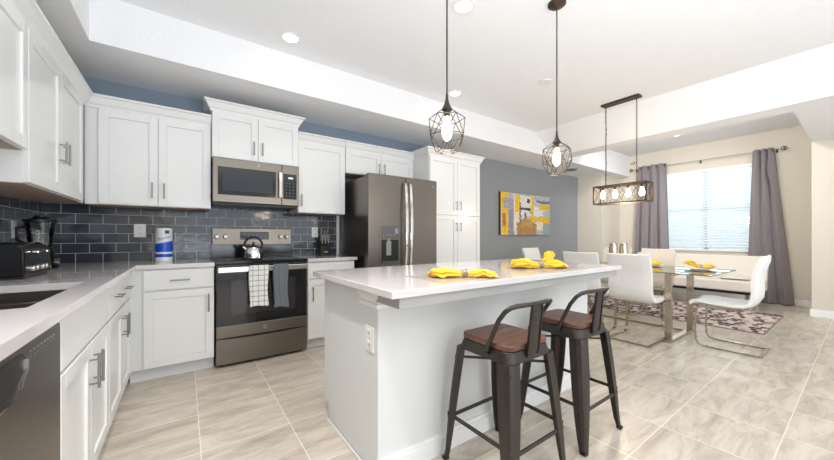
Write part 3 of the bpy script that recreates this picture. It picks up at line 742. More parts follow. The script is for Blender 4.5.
# kettle
t = thing('kettle', 'shiny steel whistling kettle with a black hoop handle on the stovetop', 'kettle', (0.50, 3.42, 0.92))
kx, ky, kz = 0.535, 3.43, 0.9205
obj('body', MB().lathe([(0.070, 0), (0.084, 0.008), (0.086, 0.03), (0.078, 0.075), (0.060, 0.108), (0.036, 0.120), (0.034, 0.118)], kx, ky, kz, 32), M_chrome, t, smooth=True)
obj('lid', MB().lathe([(0.035, 0.118), (0.034, 0.124), (0.015, 0.131), (0.008, 0.133), (0.010, 0.147), (0.014, 0.155), (0.006, 0.160)], kx, ky, kz, 24), M_black, t, smooth=True)
obj('spout', MB().tube([(kx-0.058, ky, kz+0.085), (kx-0.074, ky, kz+0.104), (kx-0.090, ky, kz+0.116)], [0.022, 0.015, 0.012], 12), M_chrome, t, smooth=True)
obj('handle', MB().tube([(kx-0.062+0.0, ky, kz+0.10)]+[(kx+0.001-0.078*math.cos(a), ky, kz+0.125+0.085*math.sin(a)) for a in [0.05+(PI-0.1)*i/14 for i in range(15)]]+[(kx+0.064, ky, kz+0.10)], 0.010, 10), M_black, t, smooth=True)
# towels on the oven handle
def towel(x0, x1, z0, z0b, m, label):
    t = thing('dish_towel', label, 'dish towel', ((x0+x1)/2, 3.18, z0))
    yh = 3.186
    def f(u, v):
        x = x0+(x1-x0)*u
        L1 = 0.876-z0; L2 = 0.876-z0b; s = v*(L1+0.04+L2)
        wob = 0.004*math.sin(u*9+1)+0.003*math.sin(u*23)
        flare = 1+0.03*math.sin(u*6)
        if s < L1: z = z0+s; y = yh-0.016-abs(wob)-0.004*(1-s/L1)
        elif s < L1+0.04:
            a = PI*(s-L1)/0.04; z = 0.876+0.006*math.sin(a); y = yh-0.016*math.cos(a)
        else: z = 0.876-(s-L1-0.04); y = yh+0.016+abs(wob)*0.5
        sh = 0.006*math.sin(z*14+u*2)
        return (x+sh+(0.876-z)*0.03*(u-0.5), y, z+0.006*math.sin(u*5) if s < 0.02 else z)
    obj('cloth', MB().sheet(f, 24, 50, 0.003), m, t, smooth=True)
def check_mat():
    m = bpy.data.materials.new('check_cloth'); m.use_nodes = True; N, L = nodes(m); p = N['Principled BSDF']
    tc = N.new('ShaderNodeTexCoord'); sp = N.new('ShaderNodeSeparateXYZ'); L.new(tc.outputs['Object'], sp.inputs[0])
    outs = []
    for ax, off in ((0, 0.01), (2, 0.0)):
        a = N.new('ShaderNodeMath'); a.operation = 'MULTIPLY_ADD'; a.inputs[1].default_value = 1/0.046; a.inputs[2].default_value = 10.1+off; L.new(sp.outputs[ax], a.inputs[0])
        f = N.new('ShaderNodeMath'); f.operation = 'FRACT'; L.new(a.outputs[0], f.inputs[0])
        l = N.new('ShaderNodeMath'); l.operation = 'LESS_THAN'; l.inputs[1].default_value = 0.075; L.new(f.outputs[0], l.inputs[0]); outs.append(l.outputs[0])
    mx_ = N.new('ShaderNodeMath'); mx_.operation = 'MAXIMUM'; L.new(outs[0], mx_.inputs[0]); L.new(outs[1], mx_.inputs[1])
    mx = N.new('ShaderNodeMix'); mx.data_type = 'RGBA'; mx.inputs['A'].default_value = srgb((236, 236, 234)); mx.inputs['B'].default_value = srgb((44, 46, 54)); L.new(mx_.outputs[0], mx.inputs['Factor'])
    L.new(mx.outputs['Result'], p.inputs['Base Color']); p.inputs['Roughness'].default_value = 0.9; return m
towel(0.468, 0.612, 0.515, 0.56, check_mat(), 'white dish towel with a dark check, hanging on the oven handle')
towel(0.668, 0.785, 0.485, 0.55, mat('grey_cloth', (112, 117, 124), 0.9, noise_amt=0.12, nscale=300), 'plain grey dish towel hanging on the oven handle')
# knife block with knives
t = thing('knife_block', 'black knife block with a small pale mark beside the refrigerator', 'knife block', (1.345, 3.76, 0.914))
mb = MB(); mb.prism([(3.70, 0.914), (3.81, 0.914), (3.83, 1.09), (3.745, 1.075), (3.70, 1.03)], lambda u, v, tt: (tt, u, v), 1.285, 1.405)
kb = obj('body', mb, mat('block_black', (26, 25, 27), 0.4, noise_amt=0.05), t, 0.004)
obj('front_mark', MB().box(1.325, 3.699, 0.952, 1.365, 3.7005, 0.960), M_white_pl, kb)
k = 0
knife_labels = ['leftmost steel-handled knife in the black block, front row', 'steel-handled knife in the block, second from left in front', 'steel-handled knife at the right of the front row',
                'steel-handled knife at the left of the rear row', 'middle steel-handled knife of the rear row', 'rightmost steel-handled knife in the rear row of the block']
for row, (yy, zz) in enumerate(((3.728, 1.05), (3.775, 1.075))):
    for j in range(3):
        kx_ = 1.308+j*0.037; h = 0.105+0.02*((j+row) % 2)+0.03*row
        d = Vector((0.0 if j == 1 else (j-1)*0.02, -0.25, 1)).normalized()
        p0 = Vector((kx_, yy, zz))
        kt = thing('kitchen_knife', knife_labels[k], 'knife', p0, group='knives in the knife block')
        obj('handle', MB().tube([p0, p0+d*0.02, p0+d*h*0.6, p0+d*h], [0.008, 0.010, 0.0085, 0.011], 8), M_chrome, kt, smooth=True)
        obj('blade', MB().sweep([p0-d*0.07, p0], 0.008, 0.0008, (0, 1, 0.25)), M_chrome, kt)
        k += 1
# toaster
t = thing('toaster', 'black four-slice toaster with chrome levers on the left countertop', 'toaster', (-0.76, 2.72, 0.914), math.radians(0))
def rr_prism(x0, x1, z0, z1, r, y0, y1):
    p = []
    for (cx_, cz_, a0) in ((x1-r, z1-r, 0), (x0+r, z1-r, 90)): p += [(cx_+r*math.cos(math.radians(a0+i*15)), cz_+r*math.sin(math.radians(a0+i*15))) for i in range(7)]
    p += [(x0, z0), (x1, z0)]
    return MB().prism(p, lambda u, v, tt: (u, tt, v), y0, y1)
tx0, tx1, ty0, ty1 = -0.90, -0.66, 2.50, 2.86
tb = obj('body', rr_prism(tx0, tx1, 0.924, 1.10, 0.05, ty0, ty1), mat('toaster_black', (13, 13, 14), 0.22, noise_amt=0, spec=0.3), t, 0.008, smooth=True, seg=3)
obj('base', MB().box(tx0+0.01, ty0+0.01, 0.914, tx1-0.005, ty1-0.01, 0.93), M_black, t, 0.003)
mb = MB()
for i in range(4): mb.box(tx0+0.045, ty0+0.05+i*0.072, 1.0985, tx1-0.045, ty0+0.082+i*0.072, 1.1015)
obj('slots', mb, M_black, t)

for i in range(2):
    y = ty0+0.11+i*0.14
    obj('lever', MB().box(tx1, y-0.022, 1.045, tx1+0.026, y+0.022, 1.058), M_chrome, t, 0.004)
    for j in (-1, 1): obj('knob', MB().lathe([(0.014, 0), (0.014, 0.012), (0.011, 0.017)], tx1, y+j*0.028, 0.965, 16, 'x'), M_chrome, t, smooth=True)
# blender
t = thing('blender', 'black countertop blender with a clear jar behind the toaster', 'blender', (-0.78, 3.28, 0.914))
bx_, by_ = -0.80, 3.30
obj('base', MB().lathe([(0.085, 0), (0.088, 0.01), (0.080, 0.06), (0.062, 0.125), (0.052, 0.14)], bx_, by_, 0.914, 24), M_blackgloss, t, smooth=True)
obj('control_knob', MB().lathe([(0.022, 0), (0.02, 0.02), (0.012, 0.024)], bx_+0.072, by_-0.02, 0.965, 16, 'x'), M_chrome, t, smooth=True)
obj('jar', MB().lathe([(0.048, 0.142), (0.056, 0.17), (0.074, 0.305), (0.078, 0.315), (0.074, 0.315), (0.070, 0.30), (0.052, 0.17), (0.044, 0.148)], bx_, by_, 0.914, 24), M_glass, t, smooth=True)
obj('lid', MB().lathe([(0.08, 0.315), (0.082, 0.335), (0.05, 0.338), (0.03, 0.35), (0.028, 0.365), (0.0, 0.366)], bx_, by_, 0.914, 24, cap=False), M_black, t, smooth=True)
obj('jar_handle', MB().tube([(bx_-0.05, by_-0.05, 1.20), (bx_-0.08, by_-0.09, 1.19), (bx_-0.08, by_-0.09, 1.11), (bx_-0.045, by_-0.045, 1.08)], 0.009, 8), M_black, t, smooth=True)
obj('blade_assembly', MB().lathe([(0.02, 0.146), (0.012, 0.16), (0.004, 0.175)], bx_, by_, 0.914, 10).box(bx_-0.035, by_-0.005, 1.075, bx_+0.035, by_+0.005, 1.078), M_chrome, t)
# second jar (food processor cup) at the very left edge
t = thing('coffee_maker', 'black coffee maker with a glass carafe at the left edge, near the toaster', 'coffee maker', (-0.80, 2.15, 0.914)) if False else None

# ------------------------------------------------------------ napkins
def napkin(c, ang, L1, L2, label, name='cloth_napkin', hgt=0.042, wid=0.062, tip=False, seed=0, cat='napkin', group=None):
    rn = random.Random(seed); t = thing(name, label, cat, c, group=group)
    ca, sa = math.cos(ang), math.sin(ang)
    ph = [rn.uniform(0, 6.28) for _ in range(6)]
    def lobe(sgn, L):
        mb = MB(); nu, nv = 16, 40; rings = []
        for i in range(nu+1):
            u = i/nu; s = u*L
            w_ = 0.013+(wid-0.013)*math.sin(min(1, u*1.25)*PI/2)**1.2*(1-0.35*max(0, u-0.75)/0.25)*(1+0.15*math.sin(ph[5]+u*7))
            h_ = 0.013+(hgt*0.55-0.013)*math.sin(min(1, u*1.4)*PI/2)*(1-0.55*max(0, u-0.6)/0.4)
            if sgn > 0: w_ *= 1-0.4*u; h_ *= 1-0.35*u
            if i == nu: w_ *= 0.55; h_ *= 0.4
            ring = []
            for j in range(nv):
                a = 2*PI*j/nv
                pl_ = 1+0.24*math.sin(7*a+ph[0]+u*1.5)*(0.4+0.6*u)+0.12*math.sin(4*a+ph[1]+u*3)*u+0.10*math.sin(11*a+ph[2])*u
                x = sgn*s+0.010*math.sin(3*a+ph[3])*u; y = w_*pl_*math.cos(a)+0.012*u*math.sin(ph[4]+u*3); z = h_*(1+pl_*math.sin(a))
                z += (0.0 if not tip or sgn > 0 else 0.055*u*u)
                z += 0.018*noise.noise((x*22+ph[0]*3, y*22, seed))*min(1, u*3); y += 0.012*noise.noise((x*30, y*30, seed+5))*min(1, u*3)
                z = max(0.001, z)
                ring.append(mb.bm.verts.new((c[0]+x*ca-y*sa, c[1]+x*sa+y*ca, c[2]+z)))
            rings.append(ring)
        for A, B in zip(rings, rings[1:]):
            for k in range(nv): mb.bm.faces.new((A[k], A[(k+1) % nv], B[(k+1) % nv], B[k]))
        mb.bm.faces.new(rings[-1]); mb.bm.faces.new(rings[0][::-1])
        return mb
    m1 = lobe(-1, L1); m2 = lobe(1, L2)
    me = bpy.data.meshes.new('x'); m2.bm.to_mesh(me); m1.bm.from_mesh(me); m2.bm.free(); bpy.data.meshes.remove(me)
    obj('fabric', m1, M_yellow, t, smooth=True)
    mb = MB()
    for k in (-0.012, 0.0, 0.012):
        ring = [(c[0]+k*ca-0.021*math.cos(a)*sa, c[1]+k*sa+0.021*math.cos(a)*ca, c[2]+0.021+0.0175*math.sin(a)) for a in [2*PI*i/20 for i in range(20)]]
        mb.tube(ring, 0.0055, 6, closed=True)
    obj('napkin_ring', mb, M_ring, t, smooth=True)
    return t
M_mat = mat('placemat_taupe', (196, 184, 172), 0.25, 0.3, noise_amt=0.05, nscale=60)
def placemat(x0, y0, x1, y1, z, label):
    o = obj('placemat', MB().box(x0, y0, z, x1, y1, z+0.003), M_mat, None, 0.001); tag(o, label, 'placemat', 'placemats on the island')
placemat(0.98, 1.15, 1.42, 1.47, 0.914, 'shiny taupe placemat under the nearer napkin on the island')
placemat(1.82, 1.15, 2.30, 1.47, 0.914, 'shiny taupe placemat under the farther napkin on the island')
napkin((1.205, 1.245, 0.9185), math.radians(-38), 0.185, 0.165, 'yellow napkin in a ring on the island, the nearer of the two', seed=3)
napkin((1.975, 1.30, 0.9185), math.radians(-37), 0.20, 0.175, 'yellow napkin in a ring on the island, farther along toward the dining table', hgt=0.058, wid=0.07, seed=5)

# ------------------------------------------------------------ bar stools
def make_stool(cx, cy, label):
    t = thing('bar_stool', label, 'bar stool', (cx, cy, 0), group='metal bar stools at the island')
    zs = 0.625
    # wooden seat with rounded corners
    def rsq(h, r, n=6):
        p = []
        for q, (sx, sy) in enumerate(((1, 1), (-1, 1), (-1, -1), (1, -1))):
            for i in range(n+1):
                a = PI/2*q+PI/2*i/n; p.append((sx*(h-r)+r*math.cos(a), sy*(h-r)+r*math.sin(a)))
        return p
    mb = MB(); mb.prism(rsq(0.153, 0.045), lambda u, v, tt: (cx+u, cy+v, tt), zs, zs+0.028)
    obj('seat', mb, M_wood, t, 0.006, smooth=True)
    # pressed metal rim under the seat
    mb = MB(); A = rsq(0.152, 0.045); B = rsq(0.166, 0.05)
    va = [mb.bm.verts.new((cx+u, cy+v, zs-0.001)) for u, v in A]; vb = [mb.bm.verts.new((cx+u, cy+v, zs-0.05)) for u, v in B]
    n = len(A)
    for i in range(n): mb.bm.faces.new((va[i], va[(i+1) % n], vb[(i+1) % n], vb[i]))
    mb.bm.faces.new(va); mb.bm.faces.new(vb[::-1])
    obj('seat_frame', mb, M_gun, t, 0.003, smooth=True)
    for sx in (-1, 1):
        for sy in (-1, 1):
            # folded sheet-metal leg: L section, wide at the top, narrow at the foot
            mb = MB(); rings = []
            for i in range(13):
                f = i/12; z = zs-0.045-(zs-0.045-0.0)*f
                c = 0.172+(0.212-0.172)*f+(0.006*math.sin(PI*f) if f < 1 else 0)
                if f > 0.93: c += 0.004
                wv = 0.070-0.040*f**2.6
                th = 0.006+0.002*f
                X = lambda q: cx+sx*q; Y = lambda q: cy+sy*q
                rad = min(0.03, wv*0.42)
                pts = [(c-wv, c), (c-rad, c), (c-rad*0.3, c-rad*0.3), (c, c-rad), (c, c-wv), (c-th, c-wv), (c-th, c-rad-th*0.4), (c-rad*0.5-th, c-rad*0.5-th), (c-rad-th*0.4, c-th), (c-wv, c-th)]
                rings.append([mb.bm.verts.new((X(a), Y(b), z)) for a, b in pts])
            m_ = len(pts)
            for P_, Q_ in zip(rings, rings[1:]):
                for k in range(m_): mb.bm.faces.new((P_[k], P_[(k+1) % m_], Q_[(k+1) % m_], Q_[k]))
            mb.bm.faces.new(rings[0]); mb.bm.faces.new(rings[-1][::-1])
            lg = obj('leg', mb, M_gun, t)
            obj('rubber_foot', MB().box(cx+sx*0.189, cy+sy*0.189, 0, cx+sx*0.218, cy+sy*0.218, 0.018), M_black, lg, 0.005)
    c = 0.195
    for (z, pts) in ((0.235, [((-c, -c), (-c, c)), ((c, -c), (c, c))]), (0.215, [((-c, -c), (c, -c)), ((-c, c), (c, c))])):
        for a, b in pts:
            obj('foot_bar', MB().sweep([(cx+a[0], cy+a[1], z), (cx+b[0], cy+b[1], z)], 0.009, 0.004, (0, 0, 1)), M_gun, t, 0.001)
    c2 = 0.17
    mb = MB(); mb.sweep([(cx-c2, cy-c2, 0.535), (cx+c2, cy+c2, 0.535)], 0.004, 0.008, (0, 0, 1)); mb.sweep([(cx-c2, cy+c2, 0.526), (cx+c2, cy-c2, 0.526)], 0.004, 0.008, (0, 0, 1))
    obj('cross_brace', mb, M_gun, t)
    # low back: hoop + splat
    zt = 0.842; yb = cy-0.185
    hoop = [(-0.166, -0.036, 0.598), (-0.167, -0.048, 0.64), (-0.168, -0.110, 0.765), (-0.163, -0.140, 0.806), (-0.148, -0.158, 0.824), (-0.12, -0.170, 0.831),
            (-0.06, -0.183, 0.833), (0, -0.187, 0.833), (0.06, -0.183, 0.833), (0.12, -0.170, 0.831), (0.148, -0.158, 0.824), (0.163, -0.140, 0.806), (0.168, -0.110, 0.765), (0.167, -0.048, 0.64), (0.166, -0.036, 0.598)]
    obj('back_hoop', MB().tube([(cx+a, cy+b, z) for a, b, z in hoop], 0.0108, 10), M_gun, t, smooth=True)
    mb = MB(); n = 6
    def spl(u, v): return (cx+(u-0.5)*(0.088-0.012*v), cy-0.160-0.026*v-0.003*math.sin(PI*u), 0.585+(0.830-0.585)*v)
    mb.sheet(spl, 6, 6, 0.003)
    sp = obj('back_splat', mb, M_gun, t)
    mb = MB()
    for s in (-1, 1): mb.sweep([(cx+s*0.041, cy-0.163, 0.595), (cx+s*0.036, cy-0.188, 0.828)], 0.003, 0.006, (1, 0, 0))
    mb.sweep([(cx-0.028, cy-0.185, 0.775), (cx+0.028, cy-0.185, 0.775)], 0.006, 0.003, (0, 0, 1))
    mb.sweep([(cx-0.028, cy-0.187, 0.795), (cx+0.028, cy-0.187, 0.795)], 0.004, 0.003, (0, 0, 1))
    obj('splat_ribs', mb, M_gun, sp)
    mb = MB()
    for s in (-1, 1):
        mb.lathe([(0.007, 0), (0.007, -0.006)], cx+s*0.032, cy-0.165, 0.602, 10, 'y')
        mb.lathe([(0.007, 0), (0.007, s*0.006)], cx+s*0.172, cy-0.038, 0.605, 10, 'x')
    obj('bolts', mb, M_black, t)
    return t
make_stool(1.285, 1.052, 'gunmetal bar stool with wood seat, the nearer one at the island')
make_stool(1.885, 1.06, 'gunmetal bar stool with wood seat, the farther one toward the dining table')

# ------------------------------------------------------------ pendants
def pendant(x, y, label):
    t = thing('pendant_light', label, 'pendant light', (x, y, 1.58), group='cage pendants over the island')
    obj('canopy', MB().lathe([(0.062, ZC-0.0), (0.062, ZC-0.012), (0.05, ZC-0.022), (0.02, ZC-0.03), (0.01, ZC-0.04)], x, y, 0, 28), M_rust, t, smooth=True)
    obj('stem', MB().cyl((x, y, 1.86), (x, y, ZC-0.03), 0.0045, 8), M_cage, t, smooth=True)
    obj('socket_cone', MB().lathe([(0.006, 1.90), (0.008, 1.87), (0.014, 1.845), (0.030, 1.815), (0.028, 1.812)], x, y, 0, 20), M_cage, t, smooth=True)
    mb = MB(); n = 6; r1, z1, r2, z2, r3, z3 = 0.096, 1.768, 0.100, 1.672, 0.058, 1.588
    off = PI/6*0.6
    T = [(x+0.028*math.cos(off+2*PI*k/n), y+0.028*math.sin(off+2*PI*k/n), 1.815) for k in range(n)]
    A = [(x+r1*math.cos(off+2*PI*k/n), y+r1*math.sin(off+2*PI*k/n), z1) for k in range(n)]
    B = [(x+r2*math.cos(off+2*PI*(k+.5)/n), y+r2*math.sin(off+2*PI*(k+.5)/n), z2) for k in range(n)]
    Cc = [(x+r3*math.cos(off+2*PI*k/n), y+r3*math.sin(off+2*PI*k/n), z3) for k in range(n)]
    E = []
    for k in range(n):
        k1 = (k+1) % n
        E += [(T[k], A[k]), (A[k], B[k]), (B[k], A[k1]), (B[k], B[k1]), (B[k], Cc[k]), (B[k], Cc[k1]), (Cc[k], Cc[k1])]
        E.append((A[k], A[k1]))
        E.append((T[k], T[k1]))
    for a, b in E: mb.cyl(a, b, 0.0021, 6)
    obj('cage', mb, M_cage, t)
    obj('lamp_holder', MB().cyl((x, y, 1.812), (x, y, 1.775), 0.016, 14), M_rust, t)
    b = obj('bulb', MB().lathe([(0.012, 1.778), (0.014, 1.765), (0.022, 1.735), (0.027, 1.70), (0.024, 1.672), (0.014, 1.652), (0.004, 1.646)], x, y, 0, 20), M_bulb, t, smooth=True)
    l = bpy.data.lights.new('pendant_lamp', 'POINT'); l.energy = 2.5; l.color = (1, .86, .68); l.shadow_soft_size = 0.06
    lo = bpy.data.objects.new('pendant_lamp', l); COL.objects.link(lo); lo.location = (0, 0, 0.0-0.035); lo.parent = t
    return t
pendant(1.146, 1.32, 'bronze wire-cage pendant over the island, left of the two, above the nearer bar stool')
pendant(2.20, 1.32, 'bronze wire-cage pendant over the island, right of the two, its ceiling canopy showing')

# ------------------------------------------------------------ linear chandelier
t = thing('linear_chandelier', 'rectangular bronze four-bulb chandelier on two chains above the dining table', 'chandelier', (4.41, 1.80, 1.55))
cx, y0, y1, z0, z1, hw = 4.41, 1.49, 2.08, 1.555, 1.775, 0.095
obj('canopy', MB().box(cx-0.055, 1.58, ZC-0.025, cx+0.055, 2.01, ZC), M_rust, t, 0.004)
mb = MB(); b = 0.007
for sx in (-1, 1):
    for z in (z0, z1): mb.box(cx+sx*hw-b, y0-b, z-b, cx+sx*hw+b, y1+b, z+b)
    for y in (y0, y1): mb.box(cx+sx*hw-b, y-b, z0, cx+sx*hw+b, y+b, z1)
for y in (y0, y1):
    for z in (z0, z1): mb.box(cx-hw, y-b, z-b, cx+hw, y+b, z+b)
mb.box(cx-0.012, y0, z1-0.008, cx+0.012, y1, z1+0.008)
obj('frame', mb, M_rust, t, 0.001, seg=1)
mb = MB(); n = 4
for sx in (-1, 1):
    for k in range(n):
        a = y0+(y1-y0)*k/n; c_ = y0+(y1-y0)*(k+1)/n
        mb.cyl((cx+sx*hw, a, z0), (cx+sx*hw, c_, z1), 0.0028, 6); mb.cyl((cx+sx*hw, a, z1), (cx+sx*hw, c_, z0), 0.0028, 6)
for y in (y0, y1):
    mb.cyl((cx-hw, y, z0), (cx+hw, y, z1), 0.0028, 6); mb.cyl((cx-hw, y, z1), (cx+hw, y, z0), 0.0028, 6)
obj('lattice', mb, M_rust, t)
def chain(y, parent):
    mb = MB(); z = z1+0.01; k = 0
    while z < ZC-0.03:
        h = 0.018; ring = []
        for i in range(10):
            a = 2*PI*i/10; o_ = 0.008*math.cos(a); zz = z+h+h*math.sin(a)*1.15
            ring.append((cx+(o_ if k % 2 else 0), y+(0 if k % 2 else o_), zz))
        mb.tube(ring, 0.0022, 4, closed=True); z += 0.031; k += 1
    obj('chain', mb, M_rust, parent)
chain(1.62, t); chain(1.97, t)
obj('chain_hook', MB().tube([(cx, 1.66+0.018*math.cos(a), 2.02+0.018*math.sin(a)) for a in [2*PI*i/12 for i in range(12)]], 0.003, 5, closed=True).cyl((cx, 1.62, 2.03), (cx, 1.68, 2.01), 0.003, 5), M_rust, t)
obj('supply_cord', MB().tube([(cx+0.006, 1.97+0.006*math.sin(i), z1+(ZC-0.03-z1)*i/16) for i in range(17)], 0.003, 5), M_rust, t)
for k in range(4):
    y = y0+0.075+k*0.147
    sk = obj('lamp_holder', MB().cyl((cx, y, z1), (cx, y, z1-0.05), 0.014, 12), M_rust, t)
    obj('bulb', MB().lathe([(0.012, z1-0.048), (0.016, z1-0.062), (0.025, z1-0.09), (0.030, z1-0.115), (0.025, z1-0.14), (0.012, z1-0.153), (0.003, z1-0.156)], cx, y, 0, 18), M_bulb, t, smooth=True)
l = bpy.data.lights.new('chandelier_lamp', 'POINT'); l.energy = 12; l.color = (1, .84, .64); l.shadow_soft_size = 0.12
lo = bpy.data.objects.new('chandelier_lamp', l); COL.objects.link(lo); lo.location = (0, 0, -0.03); lo.parent = t

# ------------------------------------------------------------ recessed lights and ceiling bits
def downlight(x, y, z, label, e=9, cone=100, tilt=0):
    t = thing('recessed_light', label, 'ceiling light', (x, y, z), group='recessed ceiling lights')
    obj('trim_ring', MB().lathe([(0.085, 0), (0.085, -0.006), (0.062, -0.008), (0.058, -0.001)], x, y, z, 32), M_trim, t, smooth=True)
    obj('lens', MB().lathe([(0.058, -0.0015), (0.058, -0.0045)], x, y, z, 32), M_down, t)
    l = bpy.data.lights.new('downlight', 'SPOT'); l.energy = e; l.color = (1, .97, .93); l.spot_size = math.radians(cone); l.spot_blend = 1.0; l.shadow_soft_size = 0.07
    lo = bpy.data.objects.new('downlight', l); COL.objects.link(lo); lo.parent = t; lo.location = (0, 0, -0.02); lo.rotation_euler = (0, -math.radians(tilt), 0)
downlight(0.735, 2.87, ZC, 'round recessed ceiling light above the microwave', 6)
downlight(1.668, 1.736, ZC, 'round recessed ceiling light at the top edge between the two pendants', 26)
downlight(2.594, 2.844, ZC, 'round recessed ceiling light in front of the pantry, beside the left pendant', 5)
downlight(7.124, 2.0, ZD, 'round recessed ceiling light above the dining window', 16, 150)
for k, y in enumerate((0.95, 1.8, 2.5)):  # hidden downlights added and tilted to brighten the window wall
    downlight(5.75, y, ZD, ['added fill downlight hidden behind the beam, nearest the camera', 'added fill downlight hidden behind the beam, the middle one', 'added fill downlight hidden behind the beam, nearest the grey wall'][k], 42, 130, 62)
# extra downlights invented out of view to lift the left cabinets and ceiling
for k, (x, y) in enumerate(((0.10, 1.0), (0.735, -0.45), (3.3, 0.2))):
    downlight(x, y, ZC, ['added fill downlight above the sink run, outside the view', 'added fill downlight behind the camera on the kitchen side', 'added fill downlight behind the bar stools, outside the view'][k], [115, 30, 8][k])
t = thing('ceiling_speaker', 'faint white round disc on the ceiling near the right pendant rod', 'ceiling disc', (3.212, 2.066, ZC))
obj('cover_disc', MB().lathe([(0.075, 0), (0.075, -0.008), (0.06, -0.012)], 3.212, 2.066, ZC, 28), M_trim, t, smooth=True)
t = thing('air_vent', 'dark round air vent in the soffit above the grey wall', 'vent', (6.33, 3.49, ZS))
obj('vent_ring', MB().lathe([(0.12, 0), (0.12, -0.006), (0.10, -0.014)], 6.33, 3.49, ZS, 28), mat('vent_grey', (150, 150, 152), .5, noise_amt=0), t, smooth=True)
obj('vent_grille', MB().lathe([(0.085, -0.014), (0.085, -0.018), (0.04, -0.022), (0.04, -0.018)], 6.33, 3.49, ZS, 24), mat('vent_dark', (90, 90, 94), .5, noise_amt=0), t, smooth=True)

# ------------------------------------------------------------ painting
t = thing('canvas_painting', 'abstract yellow, grey and white canvas on the blue-grey wall', 'painting', (5.33, YB-0.02, 1.165))
px0, px1, pz0, pz1 = 4.57, 6.10, 1.165, 1.945
obj('canvas_edge', MB().box(px0, YB-0.045, pz0, px1, YB-0.001, pz1), mat('canvas_side', (70, 62, 58), 0.8, noise_amt=0.1), t, 0.003)
NU, NV = 150, 80
W_ = (226, 222, 218); G_ = (150, 148, 155); Yl = (236, 190, 30); Dk = (62, 54, 62); Br = (172, 132, 80); Cr = (232, 222, 196); LG = (178, 184, 192)
rects = [(0, 1, 0, 1, (190, 188, 192)), (0, .14, 0, .13, Yl), (0, .3, .13, .40, (166, 160, 172)), (0, .05, .0, .4, Yl), (0.02, .13, .37, 1, Yl), (.03, .09, .5, .8, (186, 120, 40)), (.14, .24, .40, 1, G_), (.24, .27, .0, .9, W_),
         (.26, .37, .03, .5, Yl), (.26, .34, .45, 1, Cr), (.36, .58, .05, .52, W_), (.37, .60, .33, .39, Dk), (.355, .375, .2, .88, Dk), (.50, .56, .10, .21, Dk), (.45, .49, .45, .66, (96, 84, 84)), (.40, .44, .45, .8, W_),
         (.58, .64, .04, .6, Yl), (.30, .70, .70, 1, Br), (.38, .62, .60, .80, (190, 150, 84)), (.56, .60, .42, .46, Dk), (.60, .70, .48, .68, Yl), (.64, .90, .28, .52, (222, 224, 230)), (.76, 1, .22, .36, Yl), (.70, 1, .12, .19, (120, 108, 116)), (.66, 1, .02, .12, LG),
         (.85, 1, .38, .54, LG), (.72, .99, .54, .70, Yl), (.70, .84, .66, .88, Cr), (.84, 1, .70, 1, (150, 162, 170)), (.70, .84, .88, 1, LG)]
mb = MB(); bm = mb.bm; cl = bm.loops.layers.color.new('paint')
g = [[bm.verts.new((px0+0.002+(px1-px0-0.004)*i/NU, YB-0.0462, pz1-0.002-(pz1-pz0-0.004)*j/NV)) for j in range(NV+1)] for i in range(NU+1)]
for i in range(NU):
    for j in range(NV):
        f = bm.faces.new((g[i][j], g[i][j+1], g[i+1][j+1], g[i+1][j]))
        u = (i+.5)/NU; v = (j+.5)/NV
        du = noise.noise((u*9, v*30, 3))*0.02; dv = noise.noise((u*30, v*9, 7))*0.03
        c = rects[0][4]
        for r_ in rects:
            if r_[0] <= u+du < r_[1] and r_[2] <= v+dv < r_[3]: c = r_[4]
        n_ = noise.noise((u*60, v*12, 1))*26+noise.noise((u*14, v*50, 4))*16
        c = [max(5, min(250, q+n_))/255 for q in c]+[1]
        for lp in f.loops: lp[cl] = c
m = bpy.data.materials.new('paint_layers'); m.use_nodes = True; N, L = nodes(m)
vc = N.new('ShaderNodeVertexColor'); vc.layer_name = 'paint'; L.new(vc.outputs[0], N['Principled BSDF'].inputs['Base Color']); N['Principled BSDF'].inputs['Roughness'].default_value = 0.55
obj('painted_face', mb, m, t)

